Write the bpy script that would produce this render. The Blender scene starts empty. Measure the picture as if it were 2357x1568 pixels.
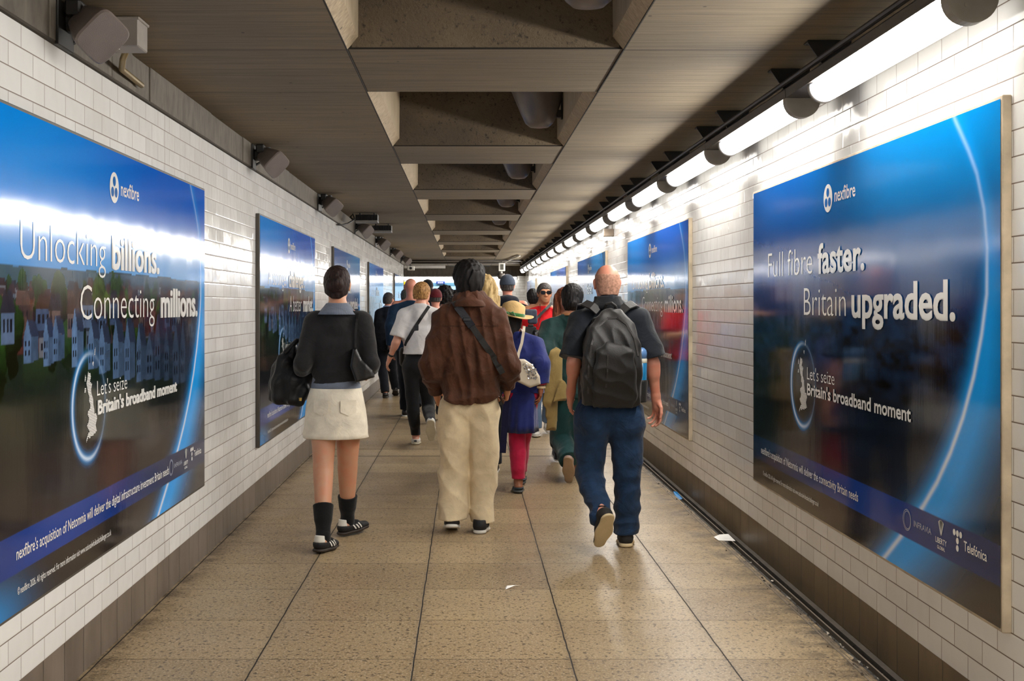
import bpy, math, random
import numpy as np
from mathutils import Vector, Matrix
random.seed(4); RNG = np.random.default_rng(7)

# ------------------------------------------------------------------ camera, world, exposure
SC = bpy.context.scene
COL = SC.collection
F, CX, CY, EYE = 2700.0, 1074.0, 702.0, 1.5      # focal length (px), principal point (px), eye height (m)
cam_d = bpy.data.cameras.new('camera'); cam = bpy.data.objects.new('camera', cam_d); COL.objects.link(cam)
cam.location = (0, 0, EYE); cam.rotation_euler = (math.pi/2, 0, 0)
cam_d.sensor_width = 36; cam_d.lens = 36*F/2357
cam_d.shift_x = (2357/2-CX)/2357; cam_d.shift_y = -(1568/2-CY)/2357
cam_d.clip_start = .05; cam_d.clip_end = 200
SC.camera = cam
W = bpy.data.worlds.new('world'); SC.world = W; W.use_nodes = True
W.node_tree.nodes['Background'].inputs[0].default_value = (.50, .76, 1, 1)
W.node_tree.nodes['Background'].inputs[1].default_value = 1.5      # daylight beyond the far exit
SC.view_settings.view_transform = 'Standard'; SC.view_settings.look = 'None'
SC.view_settings.gamma = 1; SC.view_settings.use_curve_mapping = False
SC.view_settings.exposure = 0.0
SC.cycles.use_denoising = True; SC.cycles.use_adaptive_sampling = True; SC.cycles.adaptive_threshold = .06; SC.cycles.max_bounces = 7; SC.cycles.diffuse_bounces = 5
SC.cycles.glossy_bounces = 3; SC.cycles.sample_clamp_indirect = 6
LAMP = 84.0

# ------------------------------------------------------------------ materials
def lin(c):
    if isinstance(c, str): c = [int(c[i:i+2], 16)/255 for i in (0, 2, 4)]
    return tuple((x/12.92 if x <= .04045 else ((x+.055)/1.055)**2.4) for x in c)
class NB:
    """small node-graph helper"""
    def __init__(s, name):
        s.m = bpy.data.materials.new(name); s.m.use_nodes = True; s.t = s.m.node_tree
        s.b = s.t.nodes['Principled BSDF']
    def n(s, t, **k):
        o = s.t.nodes.new(t)
        for a, v in k.items(): setattr(o, a, v)
        return o
    def l(s, a, b): s.t.links.new(a, b)
    def put(s, sock, v):
        if hasattr(v, 'links') or hasattr(v, 'is_output'): s.l(v, sock)
        else: sock.default_value = v
    def math(s, op, a, b=None, c=None, clamp=False):
        o = s.n('ShaderNodeMath', operation=op, use_clamp=clamp)
        for i, v in enumerate((a, b, c)):
            if v is not None: s.put(o.inputs[i], v)
        return o.outputs[0]
    def mix(s, f, a, b, mode='MIX'):
        o = s.n('ShaderNodeMix', data_type='RGBA', blend_type=mode)
        s.put(o.inputs[0], f)
        for i, v in ((6, a), (7, b)):
            if isinstance(v, (tuple, list, str)): v = (*lin(v), 1) if isinstance(v, str) or len(v) == 3 else v
            s.put(o.inputs[i], v)
        return o.outputs[2]
    def ramp(s, f, lo, hi, a=0., b=1.):
        o = s.n('ShaderNodeMapRange', clamp=True)
        s.put(o.inputs[0], f); o.inputs[1].default_value = lo; o.inputs[2].default_value = hi
        o.inputs[3].default_value = a; o.inputs[4].default_value = b
        return o.outputs[0]
    def pos(s):
        return s.n('ShaderNodeTexCoord').outputs['Object']
    def xyz(s, v):
        o = s.n('ShaderNodeSeparateXYZ'); s.l(v, o.inputs[0]); return o.outputs
    def comb(s, x, y, z=0.):
        o = s.n('ShaderNodeCombineXYZ')
        for i, v in enumerate((x, y, z)): s.put(o.inputs[i], v)
        return o.outputs[0]
    def scaled(s, v, sc):
        o = s.n('ShaderNodeVectorMath', operation='MULTIPLY'); s.l(v, o.inputs[0]); o.inputs[1].default_value = sc
        return o.outputs[0]
    def noise(s, v, scale, detail=3., rough=.5, dist=0.):
        o = s.n('ShaderNodeTexNoise'); s.l(v, o.inputs['Vector'])
        o.inputs['Scale'].default_value = scale; o.inputs['Detail'].default_value = detail
        o.inputs['Roughness'].default_value = rough; o.inputs['Distortion'].default_value = dist
        return o.outputs[0]
    def bump(s, h, strength=.3, dist=.01, prev=None):
        o = s.n('ShaderNodeBump'); s.l(h, o.inputs['Height'])
        o.inputs['Strength'].default_value = strength; o.inputs['Distance'].default_value = dist
        if prev: s.l(prev, o.inputs['Normal'])
        s.l(o.outputs[0], s.b.inputs['Normal']); return o.outputs[0]
    def set(s, **k):
        names = dict(col='Base Color', rough='Roughness', metal='Metallic', spec='Specular IOR Level', coat='Coat Weight',
                     coatr='Coat Roughness', sheen='Sheen Weight', ecol='Emission Color', emit='Emission Strength', sss='Subsurface Weight', alpha='Alpha')
        for a, v in k.items():
            if a in ('col', 'ecol') and isinstance(v, (str, tuple)): v = (*lin(v), 1)
            s.put(s.b.inputs[names[a]], v)
        return s
MATS = {}
def mat(name, col, rough=.6, metal=0., spec=.5, bump=None, var=.12, sheen=0., coat=0., emit=0., stretch=(1, 1, 1), vscale=9):
    """plain material: colour with slight mottling and a fine bump = (scale, strength)"""
    if name in MATS: return MATS[name]
    b = NB(name); p = b.scaled(b.pos(), stretch)
    b.set(rough=rough, metal=metal, spec=spec, sheen=sheen, coat=coat)
    c = lin(col)
    b.set(col=b.mix(b.ramp(b.noise(p, vscale, 4), .3, .7), (*[x*(1-var) for x in c], 1), (*[min(1, x*(1+var)) for x in c], 1)))
    if bump: b.bump(b.noise(p, bump[0], 4), bump[1], .004)
    if emit: b.set(ecol=col, emit=emit)
    MATS[name] = b.m
    return b.m
def cloth(name, col, rough=.85, scale=260, strength=.25, sheen=.15, var=.12, fold=.0):
    if name in MATS: return MATS[name]
    b = NB(name); p = b.pos(); c = lin(col)
    if sum(c) < .45: c = tuple(x*.6 for x in c)            # dark dyes
    b.set(rough=rough, spec=.25, sheen=sheen)
    b.set(col=b.mix(b.ramp(b.noise(p, 14, 4), .3, .7), (*[x*(1-var) for x in c], 1), (*[x*(1+var) for x in c], 1)))
    h = b.noise(p, scale, 2)
    nrm = b.bump(b.noise(p, 9, 3, .55, .8), .3+fold, .03)
    b.bump(h, strength, .002, nrm)
    MATS[name] = b.m
    return b.m
def hairmat(name, col, tip=None, stretch=(60, 60, 5)):
    if name in MATS: return MATS[name]
    b = NB(name); p = b.scaled(b.pos(), stretch); n = b.noise(p, 3, 3, .6, .3)
    fine = b.noise(b.scaled(p, (4, 4, 1)), 3, 4, .7, .4)
    c = lin(col); t = lin(tip) if tip else tuple(x*2.2 for x in c)
    b.set(col=b.mix(b.ramp(n, .35, .7), (*[x*.55 for x in c], 1), (*t, 1)), rough=.6, spec=.25)
    b.bump(fine, .55, .004, b.bump(n, .35, .004)); MATS[name] = b.m
    return b.m
def skinmat(name, col):
    if name in MATS: return MATS[name]
    b = NB(name); p = b.pos(); c = lin(col); n = b.noise(p, 18, 4)
    b.set(col=b.mix(b.ramp(n, .35, .68), (*c, 1), (min(1, c[0]*1.05), c[1]*.86, c[2]*.82, 1)), rough=.5, spec=.4, sss=.08)
    b.b.inputs['Subsurface Radius'].default_value = (1, .35, .2); b.b.inputs['Subsurface Scale'].default_value = .008
    b.bump(b.noise(p, 180, 3), .12, .002); MATS[name] = b.m
    return b.m

# ------------------------------------------------------------------ mesh helpers
def link(o, parent=None):
    COL.objects.link(o)
    if parent is not None: o.parent = parent
    return o
def mk(name, v, f, m, parent=None, smooth=False, loc=None):
    """one mesh object from a vertex array and a face list/array"""
    me = bpy.data.meshes.new(name); v = np.asarray(v, np.float32)
    if isinstance(f, np.ndarray):
        n, k = f.shape
        me.vertices.add(len(v)); me.vertices.foreach_set('co', v.ravel())
        me.loops.add(n*k); me.loops.foreach_set('vertex_index', f.astype(np.int32).ravel())
        me.polygons.add(n); me.polygons.foreach_set('loop_start', np.arange(0, n*k, k, dtype=np.int32))
        me.update(calc_edges=True); me.validate()
    else:
        me.from_pydata([tuple(x) for x in v], [], f); me.update()
    if m: me.materials.append(m)
    if smooth: me.polygons.foreach_set('use_smooth', np.ones(len(me.polygons), bool))
    o = bpy.data.objects.new(name, me)
    if loc: o.location = loc
    return link(o, parent)
class MB:
    """collects boxes, prisms, tubes and lathes into one mesh"""
    def __init__(s): s.v, s.f = [], []
    def add(s, v, f):
        o = len(s.v); s.v += [tuple(map(float, p)) for p in v]; s.f += [tuple(i+o for i in q) for q in f]; return s
    def box(s, a, b):
        (x0, y0, z0), (x1, y1, z1) = a, b
        return s.add([(x0,y0,z0),(x1,y0,z0),(x1,y1,z0),(x0,y1,z0),(x0,y0,z1),(x1,y0,z1),(x1,y1,z1),(x0,y1,z1)],
                     [(0,3,2,1),(4,5,6,7),(0,1,5,4),(1,2,6,5),(2,3,7,6),(3,0,4,7)])
    def bbox(s, a, b, r=.004):
        """box with chamfered edges"""
        a, b = np.array(a, float), np.array(b, float); c = (a+b)/2; h = (b-a)/2; r = min(r, *(h*.9)); vs, idx = [], {}
        for sx in (-1, 1):
            for sy in (-1, 1):
                for sz in (-1, 1):
                    for k in range(3):
                        d = np.array([h[0]-(k != 0)*r, h[1]-(k != 1)*r, h[2]-(k != 2)*r])
                        idx[(sx, sy, sz, k)] = len(vs); vs.append(c+d*(sx, sy, sz))
        fs = []
        for k in range(3):
            o = [i for i in range(3) if i != k]
            for sg in (-1, 1):
                q = []
                for (p, t) in ((-1, -1), (1, -1), (1, 1), (-1, 1)):
                    e = [0, 0, 0]; e[k] = sg; e[o[0]] = p; e[o[1]] = t; q.append(idx[(*e, k)])
                fs.append(tuple(q))
        for k in range(3):
            o = [i for i in range(3) if i != k]
            for p in (-1, 1):
                for t in (-1, 1):
                    q = []
                    for (sg, w) in ((-1, 0), (1, 0), (1, 1), (-1, 1)):
                        e = [0, 0, 0]; e[k] = sg; e[o[0]] = p; e[o[1]] = t; q.append(idx[(*e, o[w])])
                    fs.append(tuple(q))
        for sx in (-1, 1):
            for sy in (-1, 1):
                for sz in (-1, 1): fs.append(tuple(idx[(sx, sy, sz, k)] for k in range(3)))
        return s.add(vs, fs)
    def prism(s, pts, d):
        """polygon (3-D points) swept along the vector d"""
        n = len(pts); d = np.array(d, float); p = [np.array(q, float) for q in pts]
        return s.add(p+[q+d for q in p], [tuple(range(n))[::-1], tuple(range(n, 2*n))]+[(i, (i+1) % n, n+(i+1) % n, n+i) for i in range(n)])
    def tube(s, pts, r, n=10, cap=True):
        pts = [Vector(p) for p in pts]; rs = r if isinstance(r, (list, tuple)) else [r]*len(pts); V, Q = [], []
        for i, p in enumerate(pts):
            t = (pts[min(i+1, len(pts)-1)]-pts[max(i-1, 0)]).normalized()
            a = t.orthogonal().normalized() if abs(t.z) > .9 else t.cross(Vector((0, 0, 1))).normalized(); b = t.cross(a)
            V += [p+rs[i]*(math.cos(2*math.pi*k/n)*a+math.sin(2*math.pi*k/n)*b) for k in range(n)]
        for i in range(len(pts)-1): Q += [(i*n+k, i*n+(k+1) % n, (i+1)*n+(k+1) % n, (i+1)*n+k) for k in range(n)]
        if cap: Q += [tuple(range(n))[::-1], tuple((len(pts)-1)*n+k for k in range(n))]
        return s.add(V, Q)
    def build(s, name, m, parent=None, smooth=False, loc=None): return mk(name, s.v, s.f, m, parent, smooth, loc)
def loft(rings, n=48, cap=True):
    """rings = (cx, cy, z, rx, ry[, fn(angle) -> radius factor])"""
    V, Q = [], []
    for r in rings:
        for k in range(n):
            a = 2*math.pi*k/n; g = r[5](a) if len(r) > 5 else 1
            V.append((r[0]+r[3]*g*math.cos(a), r[1]+r[4]*g*math.sin(a), r[2]))
    for i in range(len(rings)-1): Q += [(i*n+k, i*n+(k+1) % n, (i+1)*n+(k+1) % n, (i+1)*n+k) for k in range(n)]
    if cap: Q += [tuple(range(n))[::-1], tuple((len(rings)-1)*n+k for k in range(n))]
    return V, Q
def thing(name, label, cat, loc=(0, 0, 0), rz=0., group=None):
    o = bpy.data.objects.new(name, None); o.empty_display_size = .1; link(o)
    o.location = loc; o.rotation_euler = (0, 0, rz); o['label'] = label; o['category'] = cat
    if group: o['group'] = group
    return o
def tag(o, label, cat, group=None):
    o['label'] = label; o['category'] = cat
    if group: o['group'] = group
    return o
def struct(o): o['kind'] = 'structure'; return o
def px(x, y, Y):
    """the point at depth Y seen at pixel (x, y) of the photograph"""
    return np.array([(x-CX)*Y/F, Y, EYE-(y-CY)*Y/F])
ORD = 'first second third fourth fifth sixth seventh eighth ninth tenth eleventh twelfth thirteenth fourteenth fifteenth sixteenth seventeenth eighteenth nineteenth twentieth'.split()
# ------------------------------------------------------------------ the setting
XL, XR, ZC, ZT, SK = -1.559, 1.754, 2.66, 2.485, .188      # walls, ceiling, top of the tiling, top of the skirting
YB, YL, YE = -6.0, 29.2, 35.0                              # behind the camera, end of the left wall, end wall
ROW, BRK = (ZT-SK)/27, .228
def tile_material(name, axis, joint0, col='E4E4E2', rough=.09, bumpk=1.):
    b = NB(name); P = b.xyz(b.pos()); u, v = P[axis], b.math('SUBTRACT', P[2], SK)
    rowf = b.math('DIVIDE', v, ROW); row = b.math('FLOOR', rowf)
    sh = b.math('MULTIPLY', b.math('FLOORED_MODULO', row, 2.), .5)
    uf = b.math('ADD', b.math('DIVIDE', u, BRK), sh); colm = b.math('FLOOR', uf)
    lu, lv = b.math('FRACT', uf), b.math('FRACT', rowf)
    du = b.math('MULTIPLY', b.math('MINIMUM', lu, b.math('SUBTRACT', 1., lu)), BRK)
    dv = b.math('MULTIPLY', b.math('MINIMUM', lv, b.math('SUBTRACT', 1., lv)), ROW)
    jm = b.math('ABSOLUTE', b.math('SUBTRACT', b.math('FRACT', b.math('DIVIDE', b.math('SUBTRACT', u, joint0-2.93), 5.86)), .5))
    jd = b.math('MULTIPLY', jm, 5.86)
    du = b.math('MINIMUM', du, b.math('SUBTRACT', jd, .001))
    d = b.math('MINIMUM', b.math('MULTIPLY', du, 1.25), dv)
    mort = b.ramp(d, .0014, .0030, .9, 0)
    wn = b.n('ShaderNodeTexWhiteNoise', noise_dimensions='2D'); b.l(b.comb(colm, row), wn.inputs['Vector'])
    r = b.n('ShaderNodeSeparateColor'); b.l(wn.outputs['Color'], r.inputs[0])
    c = lin(col); k = .045
    tile = b.mix(r.outputs[0], (*[x*(1-k) for x in c], 1), (*[min(1, x*(1+k)) for x in c], 1))
    stain = b.ramp(b.noise(b.scaled(b.pos(), (1, 1, .35)), 2.2, 5, .6), .5, .8, 0, .16)
    tile = b.mix(stain, tile, 'A89A84')
    b.set(col=b.mix(mort, tile, '5E4632'), rough=b.math('ADD', b.math('MULTIPLY', mort, .6), b.math('ADD', rough, b.math('MULTIPLY', r.outputs[1], .06))), spec=.55)
    tilt = b.math('ADD', b.math('MULTIPLY', b.math('SUBTRACT', r.outputs[0], .5), lu), b.math('MULTIPLY', b.math('SUBTRACT', r.outputs[2], .5), b.math('MULTIPLY', lv, .5)))
    edge = b.ramp(d, .0, .007, 0, 1)
    wav = b.noise(b.comb(b.math('ADD', u, b.math('MULTIPLY', r.outputs[0], 7)), b.math('ADD', v, b.math('MULTIPLY', r.outputs[1], 5))), 9, 1)
    h = b.math('ADD', b.math('MULTIPLY', tilt, .0042*bumpk), b.math('ADD', b.math('MULTIPLY', edge, .0005), b.math('MULTIPLY', wav, .0022*bumpk)))
    b.bump(h, 1., 1.)
    return b.m
def skirt_material(name, axis, col):
    b = NB(name); P = b.xyz(b.pos()); u = b.math('DIVIDE', P[axis], .228)
    lu = b.math('FRACT', u); d = b.math('MULTIPLY', b.math('MINIMUM', lu, b.math('SUBTRACT', 1., lu)), .228)
    mort = b.ramp(d, .0015, .003, 1, 0)
    wn = b.n('ShaderNodeTexWhiteNoise', noise_dimensions='1D'); b.l(b.math('FLOOR', u), wn.inputs['W'])
    c = lin(col); base = b.mix(wn.outputs['Value'], (*[x*.86 for x in c], 1), (*[x*1.12 for x in c], 1))
    n = b.noise(b.scaled(b.pos(), (1, 1, .3)), 7, 5, .65)
    b.set(col=b.mix(mort, b.mix(b.ramp(n, .42, .75, 0, .55), base, '4A3E30'), '2E261E'), rough=.42, spec=.4)
    b.bump(b.math('ADD', b.math('MULTIPLY', n, .3), b.ramp(d, 0, .006)), .5, .003)
    return b.m
def concrete_material(name, col, lines_y=(), grain=(1.2, 26, 26), dark='2B251E', bands=True, rough=.75):
    b = NB(name); p = b.pos(); P = b.xyz(p)
    g = b.noise(b.scaled(p, grain), 2.2, 6, .62, .25); big = b.noise(p, .8, 5, .6)
    c = lin(col)
    base = b.mix(b.ramp(g, .3, .72), (*[x*.66 for x in c], 1), (*[x*1.28 for x in c], 1))
    base = b.mix(b.ramp(big, .42, .78, 0, .5), base, (*[x*.62 for x in c], 1))
    vo = b.n('ShaderNodeTexVoronoi', feature='F1'); b.l(p, vo.inputs['Vector']); vo.inputs['Scale'].default_value = 4.5
    base = b.mix(b.ramp(vo.outputs['Distance'], .035, .05, .85, 0), base, dark)
    b.set(rough=rough, spec=.3)
    h = g
    if bands:
        sh = b.math('FRACT', b.math('DIVIDE', P[1], .148)); ed = b.math('MINIMUM', sh, b.math('SUBTRACT', 1., sh))
        base = b.mix(b.ramp(ed, .0, .03, .28, 0), base, dark); h = b.math('ADD', g, b.ramp(ed, 0, .04, 0, .6))
    for (ax, at, w) in lines_y:
        m = b.ramp(b.math('ABSOLUTE', b.math('SUBTRACT', P[ax], at)), w*.5, w, .95, 0); base = b.mix(m, base, '15110D')
    b.set(col=base); b.bump(h, .5, .006)
    return b.m
TILE_L, TILE_R = tile_material('glazed_tiles', 1, 6.06), tile_material('glazed_tiles_lamp_side', 1, 6.24)
TILE_E = tile_material('glazed_tiles_end', 0, 9)
SKIRT_L, SKIRT_R = skirt_material('brown_skirting_tiles', 1, '75695E'), skirt_material('stained_skirting_tiles', 1, '776448')
SKIRT_E = skirt_material('skirting_tiles_end', 0, '75695E')

# floor: slabs 0.662 x 0.613 m with dark joints, speckled aggregate, worn sheen
def floor_material():
    b = NB('terrazzo_slabs'); p = b.pos(); P = b.xyz(p)
    uf = b.math('DIVIDE', b.math('SUBTRACT', P[0], -.222), .662); vf = b.math('DIVIDE', b.math('SUBTRACT', P[1], 5.578), .613)
    wob = b.math('MULTIPLY', b.math('SUBTRACT', b.noise(p, 6, 4), .5), .012)
    uf2 = b.math('ADD', uf, wob)
    lu, lv = b.math('FRACT', uf2), b.math('FRACT', vf)
    du = b.math('MULTIPLY', b.math('MINIMUM', lu, b.math('SUBTRACT', 1., lu)), .662)
    dv = b.math('MULTIPLY', b.math('MINIMUM', lv, b.math('SUBTRACT', 1., lv)), .613)
    dr = b.math('MINIMUM', b.math('ABSOLUTE', b.math('SUBTRACT', P[1], 12.2)), b.math('ABSOLUTE', b.math('SUBTRACT', P[1], 11.62)))
    wn = b.n('ShaderNodeTexWhiteNoise', noise_dimensions='2D'); b.l(b.comb(b.math('FLOOR', uf2), b.math('FLOOR', vf)), wn.inputs['Vector'])
    cl = b.math('MULTIPLY', wn.outputs['Value'], 1.)
    base = b.mix(cl, '96805F', 'AF9873')
    base = b.mix(b.ramp(b.noise(p, 2.1, 5, .6), .35, .75, 0, .45), base, '846D50')
    s1 = b.noise(p, 46, 3, .6); s2 = b.noise(p, 105, 2, .6)
    base = b.mix(b.ramp(s2, .54, .68, 0, .75), base, 'C9B9A0')
    base = b.mix(b.ramp(s1, .56, .63, 0, .85), base, '43362A')
    base = b.mix(b.ramp(s2, .30, .42, .7, 0), base, '51432F')
    joint = b.math('MAXIMUM', b.ramp(du, .0022, .0042, 1, 0), b.math('MAXIMUM', b.ramp(dv, .0012, .0028, .88, 0), b.ramp(dr, .008, .02, 1, 0)))
    grime = b.math('MULTIPLY', b.ramp(du, .0, .03, .45, 0), b.noise(p, 9, 4))
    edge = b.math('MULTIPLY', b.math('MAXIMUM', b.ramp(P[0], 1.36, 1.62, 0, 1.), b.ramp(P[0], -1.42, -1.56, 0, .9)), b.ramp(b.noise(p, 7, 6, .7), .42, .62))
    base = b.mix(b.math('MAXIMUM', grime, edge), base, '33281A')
    b.set(col=b.mix(joint, base, '1E1710'), spec=.5,
          rough=b.math('ADD', b.ramp(b.noise(p, 3.5, 5, .65), .3, .7, .30, .46), b.math('MULTIPLY', joint, .4)))
    b.bump(b.math('SUBTRACT', b.math('MULTIPLY', s1, -.25), b.math('MULTIPLY', joint, 1.)), .35, .003)
    return b.m
XG = 1.640                                                 # the gutter along the right wall starts here
struct(MB().box((-8, YB, -.12), (XG, YE+3, 0)).build('floor', floor_material()))
GUT = NB('gutter_grime'); _p = GUT.pos()
GUT.set(col=GUT.mix(GUT.ramp(GUT.noise(_p, 55, 5, .7), .5, .68), '17120C', '5A5142'), rough=.6); GUT.bump(GUT.noise(_p, 70, 4), .8, .01)
GUT = GUT.m
METAL = mat('worn_trim_metal', '75695A', .5, .3, bump=(40, .3))
g = MB().box((XG, YB, -.12), (XR+.02, YE, -.035)); struct(g.build('trim_1', GUT))                                   # bed of the drain channel
g = MB().box((1.693, YB, -.035), (1.701, YE, -.010)); struct(g.build('trim_2', METAL))                              # its middle lip
g = MB().box((1.604, YB, -.01), (1.612, YE, .0018)).box((1.622, YB, -.01), (1.626, YE, .001)); struct(g.build('trim_3', METAL))   # inlaid edge strips
CONC_G = mat('concrete_curb', '3F372D', .85, bump=(60, .6), var=.3)
struct(MB().box((XR-.030, YB, -.05), (XR, YE, -.006)).build('trim_4', CONC_G))

def wall(name, m, boxes):
    b = MB()
    for q in boxes: b.box(*q)
    return struct(b.build(name, m))
wall('wall_left', TILE_L, [((XL-.2, YB, SK), (XL, YL, ZT))])
wall('wall_right', TILE_R, [((XR, YB, SK), (XR+.2, YE, ZC+.1))])
wall('baseboard_left', SKIRT_L, [((XL-.2, YB, -.02), (XL-.004, YL, SK))])
wall('baseboard_right', SKIRT_R, [((XR+.003, YB, -.1), (XR+.2, YE, SK))])
CONC = '7A6D58'
# ceiling: precast concrete, a row of open coffers down the middle
CO0, COL_, COP = 6.405, 2.199, 3.267; CXL, CXR = -.543, .714; DEEP = .85
coffers = [(CO0+COP*j, CO0+COP*j+COL_) for j in range(-3, 7)]
def ceil_material():
    return concrete_material('boarded_concrete', CONC, [(0, CXL, .007), (0, CXR, .007)] +
                             [(1, y, .006) for c in coffers[2:] for y in c], grain=(.9, 24, 24))
CEIL = ceil_material()
c = MB()
c.box((-8, YB, ZC), (CXL, YE, ZC+DEEP)); c.box((CXR, YB, ZC), (XR+.2, YE, ZC+DEEP))
ys = YB
for (y0, y1) in coffers+[(YE, YE)]:
    c.box((CXL, ys, ZC+.004), (CXR, y0, ZC+DEEP)); ys = y1
c.box((CXL, YB, ZC+DEEP), (CXR, YE, ZC+DEEP+.1))
struct(c.build('ceiling', CEIL))
# lining of each coffer: pale worn edge and rough aggregate faces
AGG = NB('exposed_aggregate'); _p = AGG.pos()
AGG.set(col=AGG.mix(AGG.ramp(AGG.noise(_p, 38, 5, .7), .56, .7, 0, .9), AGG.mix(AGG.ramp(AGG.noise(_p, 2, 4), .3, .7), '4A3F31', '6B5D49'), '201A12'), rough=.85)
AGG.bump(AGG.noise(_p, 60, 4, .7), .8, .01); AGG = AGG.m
PALE = concrete_material('pale_coffer_side', 'A4937A', grain=(20, 20, 2), bands=False)
a, p = MB(), MB()
for (y0, y1) in coffers:
    zc = ZC+.012
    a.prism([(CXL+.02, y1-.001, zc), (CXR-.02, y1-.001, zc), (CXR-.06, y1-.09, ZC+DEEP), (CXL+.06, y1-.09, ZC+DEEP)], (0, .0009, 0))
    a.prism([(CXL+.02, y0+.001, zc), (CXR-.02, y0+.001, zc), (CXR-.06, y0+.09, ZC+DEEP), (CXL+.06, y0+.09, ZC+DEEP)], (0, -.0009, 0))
    for sg, X in ((1, CXL), (-1, CXR)):
        for (d0, z0), (d1, z1) in (((.0015, .003), (.05, .06)), ((.05, .06), (.062, DEEP))):
            p.add([(X+sg*d0, y0, ZC+z0), (X+sg*d0, y1, ZC+z0), (X+sg*d1, y1, ZC+z1), (X+sg*d1, y0, ZC+z1)], [(0, 1, 2, 3)])
struct(a.build('trim_5', AGG)); struct(p.build('trim_6', PALE))
# concrete fascia above the left tiling, in plates
FASC = concrete_material('fascia_concrete', '69635A', grain=(8, 8, 3), bands=False)
p = MB(); y = YB
for yy in [-2, 1.6, 3.6, 4.34, 5.1, 5.42, 5.72, 7.09, 8.1, 10.2, 12.0, 14.6, 16, 18.5, 20.5, 23.5, 26, YL]:
    p.bbox((XL-.2, y+.004, ZT+.004), (XL+.012+.006*((int(yy*7)) % 2), yy-.004, ZC), .004); y = yy
struct(p.build('trim_7', FASC))
struct(MB().box((XL-.02, YB, ZT-.004), (XL+.016, YL, ZT+.006)).build('trim_8', mat('dark_sealant', '3A342C', .9)))
# far end: cross passage, end wall with an exit to daylight, fascia and strip lights
wall('wall_end', TILE_E, [((-8, YE, SK), (-1.30, YE+.25, ZC)), ((-.28, YE, SK), (XR+.2, YE+.25, ZC)), ((-1.30, YE, 2.16), (-.28, YE+.25, ZC))])
wall('baseboard_end', SKIRT_E, [((-8, YE-.004, -.02), (-1.30, YE+.25, SK)), ((-.28, YE-.004, -.02), (XR, YE+.25, SK))])
wall('trim_9', FASC, [((-8, YE-.10, 2.36), (XR, YE, ZC))])
wall('wall_passage', TILE_E, [((XL-6.5, YL-.2, 0), (XL, YL, ZC)), ((-8.1, YL, 0), (-8, YE+3, ZC))])
wall('wall_back', TILE_E, [((XL-.2, YB-.2, 0), (XR+.2, YB, ZC))])
BLUEF = mat('blue_door_paint', '5C8FB0', .4)
dm = MB().box((-1.30, YE-.02, 0), (-1.25, YE+.27, 2.16)).box((-.33, YE-.02, 0), (-.28, YE+.27, 2.16)).box((-1.30, YE-.02, 2.06), (-.28, YE+.27, 2.16))
struct(dm.build('door_1', BLUEF))
# ------------------------------------------------------------------ lettering
_fc = {}
def glyphs(txt, off):
    """the flat outline of a line of text: vertices with x from 0 to 1 and the cap height 1, faces, aspect"""
    if (txt, off) in _fc: return _fc[(txt, off)]
    cu = bpy.data.curves.new('t', 'FONT'); cu.body = txt; cu.offset = off; cu.resolution_u = 3
    ob = bpy.data.objects.new('t', cu); COL.objects.link(ob)
    dg = bpy.context.evaluated_depsgraph_get(); me = bpy.data.meshes.new_from_object(ob.evaluated_get(dg))
    v = np.array([q.co[:2] for q in me.vertices]); f = [tuple(q.vertices) for q in me.polygons]
    bpy.data.objects.remove(ob); bpy.data.curves.remove(cu); bpy.data.meshes.remove(me)
    if off > .0125:                                        # heavy weight: thickened by small shifts
        n0 = len(v); sh_ = [(a, b_) for a in (-.021, -.007, .007, .021) for b_ in (-.008, .008)]
        f = [tuple(i+k*n0 for i in q) for k in range(len(sh_)) for q in f]; v = np.concatenate([np.c_[v+s_, np.full(n0, .0003*(k+1))] for k, s_ in enumerate(sh_)])
    v[:, 0] -= v[:, 0].min(); w = v[:, 0].max(); v[:, 0] /= w; v[:, 1] /= .729
    _fc[(txt, off)] = (v, f); return v, f
# ------------------------------------------------------------------ posters
PW, PH, PZ = 3.26, 1.71, .455                             # sheet width, height, height above the floor
_m = NB('poster_print'); _p = _m.pos()
_a = _m.n('ShaderNodeVertexColor', layer_name='print')
_m.set(col=_a.outputs[0], rough=.10, spec=.36)
_q = _m.noise(_m.scaled(_p, (1, .9, .5)), 3.2, 2); _m.bump(_m.math('ADD', _q, _m.math('MULTIPLY', _m.noise(_m.scaled(_p, (1, 30, 1.2)), 3, 2), .05)), .035, .05)
PRINT = _m.m
WHITE_INK = mat('white_ink', 'EDEDEA', .1, spec=.6, var=.02)
GREY_INK = mat('grey_ink', 'AEB6C6', .1, spec=.6, var=.02)
BLUE_INK = mat('blue_ink', '1565B0', .1, spec=.6, var=.05)
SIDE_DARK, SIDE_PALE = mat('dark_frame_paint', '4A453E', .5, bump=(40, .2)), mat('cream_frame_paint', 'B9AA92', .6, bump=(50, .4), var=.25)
ARC = np.array([(2.80, 2.30), (2.911, 2.15), (3.02, 2.03), (3.085, 1.944), (3.14, 1.82), (3.163, 1.69), (3.161, 1.536), (3.122, 1.40), (3.062, 1.258), (2.975, 1.11), (2.873, .978), (2.75, .85), (2.623, .743), (2.39, .58), (2.226, .47), (2.05, .36)])-(0, PZ)
def sstep(x, a, b):
    t = np.clip((x-a)/(b-a), 0, 1); return t*t*(3-2*t)
def lerp(a, b, t): return a+(b-a)*t[..., None]
def poly_mask(U, V, pts):
    m = np.zeros(U.shape, bool); n = len(pts)
    for i in range(n):
        (x0, y0), (x1, y1) = pts[i], pts[(i+1) % n]
        if y0 == y1: continue
        c = ((y0 > V) != (y1 > V)) & (U < (x1-x0)*(V-y0)/(y1-y0)+x0); m ^= c
    return m
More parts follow.
